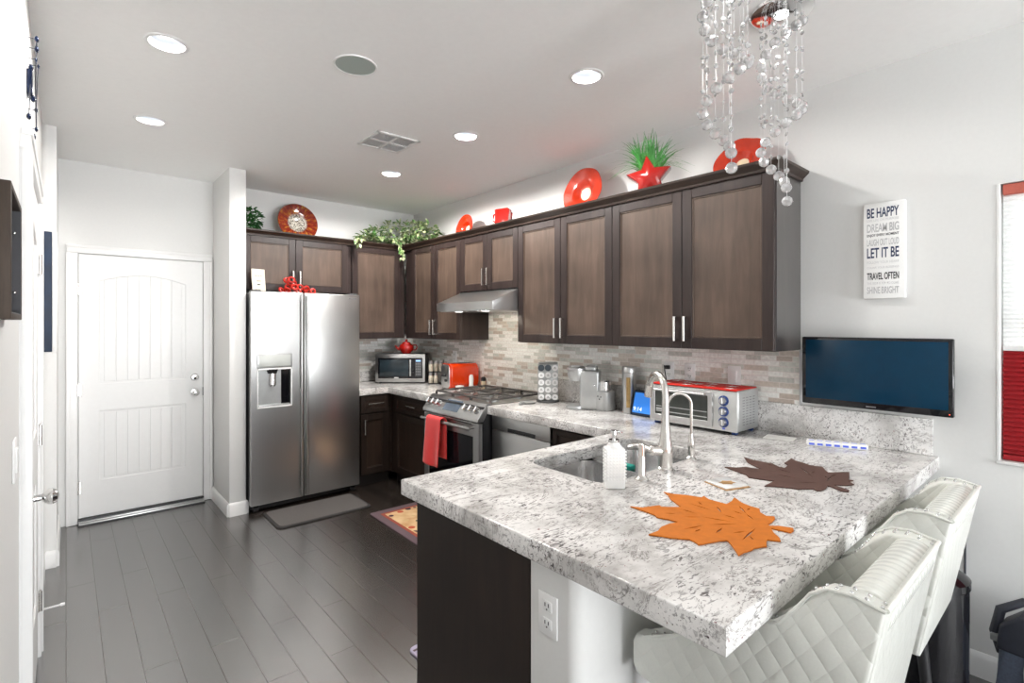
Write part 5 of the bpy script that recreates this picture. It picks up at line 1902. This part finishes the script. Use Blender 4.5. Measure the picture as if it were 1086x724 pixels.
t1 = [(-.10, -.02, .10), (-.12, -.12, .075), (-.11, -.175, -.0), (-.10, -.17, -.12)]
trail(t1, 26, .06)
t2 = [(-.40, .05, .08), (-.50, -.08, .07), (-.56, -.16, .03), (-.555, -.16, -.03)]
trail(t2, 18, .055)
for v in m.bm.verts:
    if v.co.x + 2.63 > 2.565 or v.co.y + 4.74 > 4.645:
        v.co.z = max(v.co.z, .052)
m.done('foliage', M['ivy'], o, smooth=False)
MB().tube(t1, .002, 6).tube(t2, .002, 6).done('stem', M['soil'], o)
MB().lathe([(0, 0), (.08, 0), (.10, .08), (.092, .08), (.075, .01), (0, .01)], (.11, .10, 0), 24).done('pot', M['soil'], o)

o = thing('potted_plant', 'small dark green leafy plant above the refrigerator against the alcove wall', 'plant', (1.195, 4.86, 2.2705))
m = MB()
clump(m, [((0, 0, .15), (.10, .10, .10)), ((-.01, -.01, .09), (.08, .08, .05)), ((0, 0, .12), (.07, .07, .07))], 620, .042, rnd, .03, (1, 1))
for v in m.bm.verts:
    v.co.x = max(v.co.x, -.098)
m.done('foliage', M['darkleaf'], o, smooth=False)
MB().lathe([(0, 0), (.05, 0), (.062, .08), (.055, .08), (0, .06)], (0, 0, 0), 20).done('pot', M['ceramic_white'], o)

# ---- on the refrigerator
o = thing('message_card', 'cream card with handwritten-style lines standing on the refrigerator', 'card', (1.215, 4.60, 1.7555), R(12))
MB().prism([(0, 0), (.004, 0), (.012, .07), (.026, .15), (.030, .215), (.026, .215), (.021, .15), (.008, .07)], 'yz', -.055, .055, .0008, 1).done('card_sheet', M['cardcream'], o)
w_ = MB()
for z, a, h, yy in ((.190, .022, .008, .0266), (.158, .036, .014, .0205), (.115, .020, .008, .0133), (.085, .014, .011, .0093), (.045, .034, .004, .0036), (.030, .03, .004, .0018)):
    for i in range(6):
        x = -a + 2 * a * (i + .5) / 6
        w_.cyl((x - a / 9, yy, z - h / 2), (x + a / 10, yy, z + h / 2), .0017, .0017, 6)
w_.done('writing', M['ink'], o)

o = thing('coral_ornament', 'tangled red coral-like ornament lying on the refrigerator by the cabinet handles', 'ornament', (1.50, 4.555, 1.7555), R(-5))
rnd = random.Random(8)
m = MB()
spots = [(-.12, .018), (-.08, .02), (-.035, .02), (.01, .02), (.055, .02), (.10, .02), (.135, .018), (-.07, .058), (-.02, .062), (.03, .062), (.075, .05), (-.06, .098), (-.02, .092), (-.045, .122), (-.075, .118)]
for x, z in spots:
    rr = rnd.uniform(.020, .026)
    q = Matrix.Rotation(rnd.uniform(-.7, .7), 3, 'Z') @ Matrix.Rotation(rnd.uniform(.9, 2.2), 3, 'X')
    y = rnd.uniform(-.02, .02)
    m.tube([Vector((x, y, max(z, .032) + .012)) + q @ Vector((rr * math.cos(a * PI / 8), rr * math.sin(a * PI / 8), 0)) for a in range(16)], .0085, 8, True)
m.done('coral', plain('coral_red', srgb(176, 34, 22), .35, var=.2, scale=60), o)

# ================================================================ side wall
pf = thing('shadow_box', 'deep brown wood picture frame on the side wall near the light switch', 'picture frame', (XL, 1.54, 1.647), R(90))
f = MB()
a, h, t = .155, .134, .012
MB().box(-a + t, -a + t + .002, -.029, -.006, -h + t, h - t).box(a - t - .002, a - t, -.029, -.006, -h + t, h - t).box(-a + t, a - t, -.029, -.006, -h + t, -h + t + .002).done('liner', M['ink'], pf)
f.box(-a, -a + t, -.030, 0, -h, h, .002).box(a - t, a, -.030, 0, -h, h, .002).box(-a + t, a - t, -.030, 0, h - t, h, .002).box(-a + t, a - t, -.030, 0, -h, -h + t, .002)
f.done('frame', M['framewood'], pf)
MB().box(-a + t, a - t, -.006, -.001, -h + t, h - t).done('backing', M['ink'], pf)
MB().box(-.07, .07, -.012, -.006, -.06, .06, .002).done('picture', plain('rose_print', srgb(150, 70, 80), .5, var=.4, scale=14), pf)
for z in (-.07, .07):
    MB().sphere((a - t - .004, -.018, z), .004, 10).done('pin', M['chrome'], pf)

cv = thing('canvas_picture', 'tall thick canvas with dark navy sides and white face on the side wall', 'picture', (XL, 3.74, 1.665), R(90))
MB().box(-.36, .36, -.058, -.0005, -.295, .295, .003).done('canvas_sides', M['navy'], cv)
MB().box(-.36, .36, -.075, -.058, -.297, .297, .004).done('face', M['canvas'], cv)

wa = thing('wall_candle_art', 'dark blue glass disc wall ornament on thin rods above the side door', 'wall art', (XL, 2.62, 2.40), R(90))
m = MB()
pts = [(.02, .18, .026, .016), (.015, .14, .026, .016), (-.02, .053, .012, .016), (.0, .095, .025, .010), (.05, .09, .03, .010), (-.01, -.057, .017, .017), (.03, -.085, .024, .012), (-.06, -.14, .008, .016), (.02, -.16, .025, .012), (-.02, -.20, .018, .017)]
for x, z, so, r_ in pts:
    d = MB().sphere((x, -so, z), r_, 16, (1, .45, .75)).cyl((x, -.0005, z), (x, -so, z), .0012, seg=8)
    d.done('disc', M['mirrorball'], wa)
MB().tube([(.02, -.026, .19), (.0, -.024, 0), (.02, -.025, -.17)], .0022, 8).tube([(.05, -.03, .09), (.03, -.024, -.085)], .0016, 8).tube([(-.02, -.012, .053), (-.06, -.008, -.14)], .0016, 8).done('rod', M['bagdark'], wa)
MB().box(-.035, .035, -.016, -.0005, -.045, .045, .004).done('backplate', M['mirrorball'], wa)


# ================================================================ crystal pendants
def bead_mesh():
    m_ = MB().sphere((0, 0, 0), 1, 8, (1, .45, 1))
    o_ = m_.done('crystal_bead', M['crystal'], None, smooth=False)
    me_ = o_.data
    bpy.data.objects.remove(o_)
    return me_


def ball_mesh():
    m_ = MB()
    bmesh.ops.create_icosphere(m_.bm, subdivisions=2, radius=1)
    o_ = m_.done('crystal_ball', M['crystal'], None, smooth=False)
    me_ = o_.data
    bpy.data.objects.remove(o_)
    return me_


BEAD, BALL = bead_mesh(), ball_mesh()


def pendant(label, x, y, zb):
    o = thing('crystal_pendant', label, 'pendant light', (x, y, ZC), 0, 'crystal pendants over the bar')
    MB().lathe([(0, -.010), (.10, -.012), (.112, -.008), (.115, 0), (0, 0)], seg=64).done('canopy', M['chrome'], o)
    MB().lathe([(0, -.020), (.020, -.020), (.026, -.016), (.026, -.010), (0, -.010)], seg=28).done('lamp', M['led'], o)
    d = bpy.data.lights.new('pendant_lamp', 'SPOT')
    d.energy, d.spot_size, d.shadow_soft_size = 6, R(80), .03
    l_ = bpy.data.objects.new('pendant_lamp', d)
    l_.location = (0, 0, -.03)
    l_.parent = o
    COL.objects.link(l_)
    rx_, ry_ = math.cos(R(41)), -math.sin(R(41))
    tx_, ty_ = -math.sin(R(41)), -math.cos(R(41))
    rnd = random.Random(int(x * 100))
    wires = MB()
    n = 25
    beads = []
    for k in range(n):
        phi = R(-90 + (k - 6.5) * 30)
        rr = .074 * min(1, .18 + .14 * k)
        if k == 0:
            rr = .02
        ox, oy = rr * (math.sin(phi) * rx_ + math.cos(phi) * tx_), rr * (math.sin(phi) * ry_ + math.cos(phi) * ty_)
        z = zb - ZC + k * .0285 + (-.028 if k == 0 else 0)
        if z > -.06:
            break
        wires.cyl((ox, oy, z), (ox, oy, -.011), .0006, seg=4)
        b_ = bpy.data.objects.new('crystal_ball', BALL)
        b_.scale = (.0205,) * 3
        b_.rotation_euler = (rnd.random() * 6, rnd.random() * 6, rnd.random() * 6)
        b_.location = (ox, oy, z)
        b_.parent = o
        COL.objects.link(b_)
        q = z + .045 + rnd.random() * .04
        while q < -.03:
            beads.append((ox, oy, q))
            q += rnd.choice((.030, .045, .06, .09))
    rnd.shuffle(beads)
    for ox, oy, q in beads[:100]:
        b_ = bpy.data.objects.new('crystal_bead', BEAD)
        b_.scale = (.009,) * 3
        b_.rotation_euler = (rnd.uniform(-.6, .6), rnd.uniform(-.5, .5), rnd.random() * 6)
        b_.location = (ox, oy, q)
        b_.parent = o
        COL.objects.link(b_)
    wires.done('wires', M['crystal_wire'], o)
    return o


M['crystal_wire'] = plain('fine_wire', (.75, .75, .75), .3, .5)
pendant('spiral crystal pendant hanging in front of the end of the wall cabinets', 2.135, .832, 2.018)
pendant('spiral crystal pendant hanging in front of the orange wavy dish', 1.735, .862, 2.075)
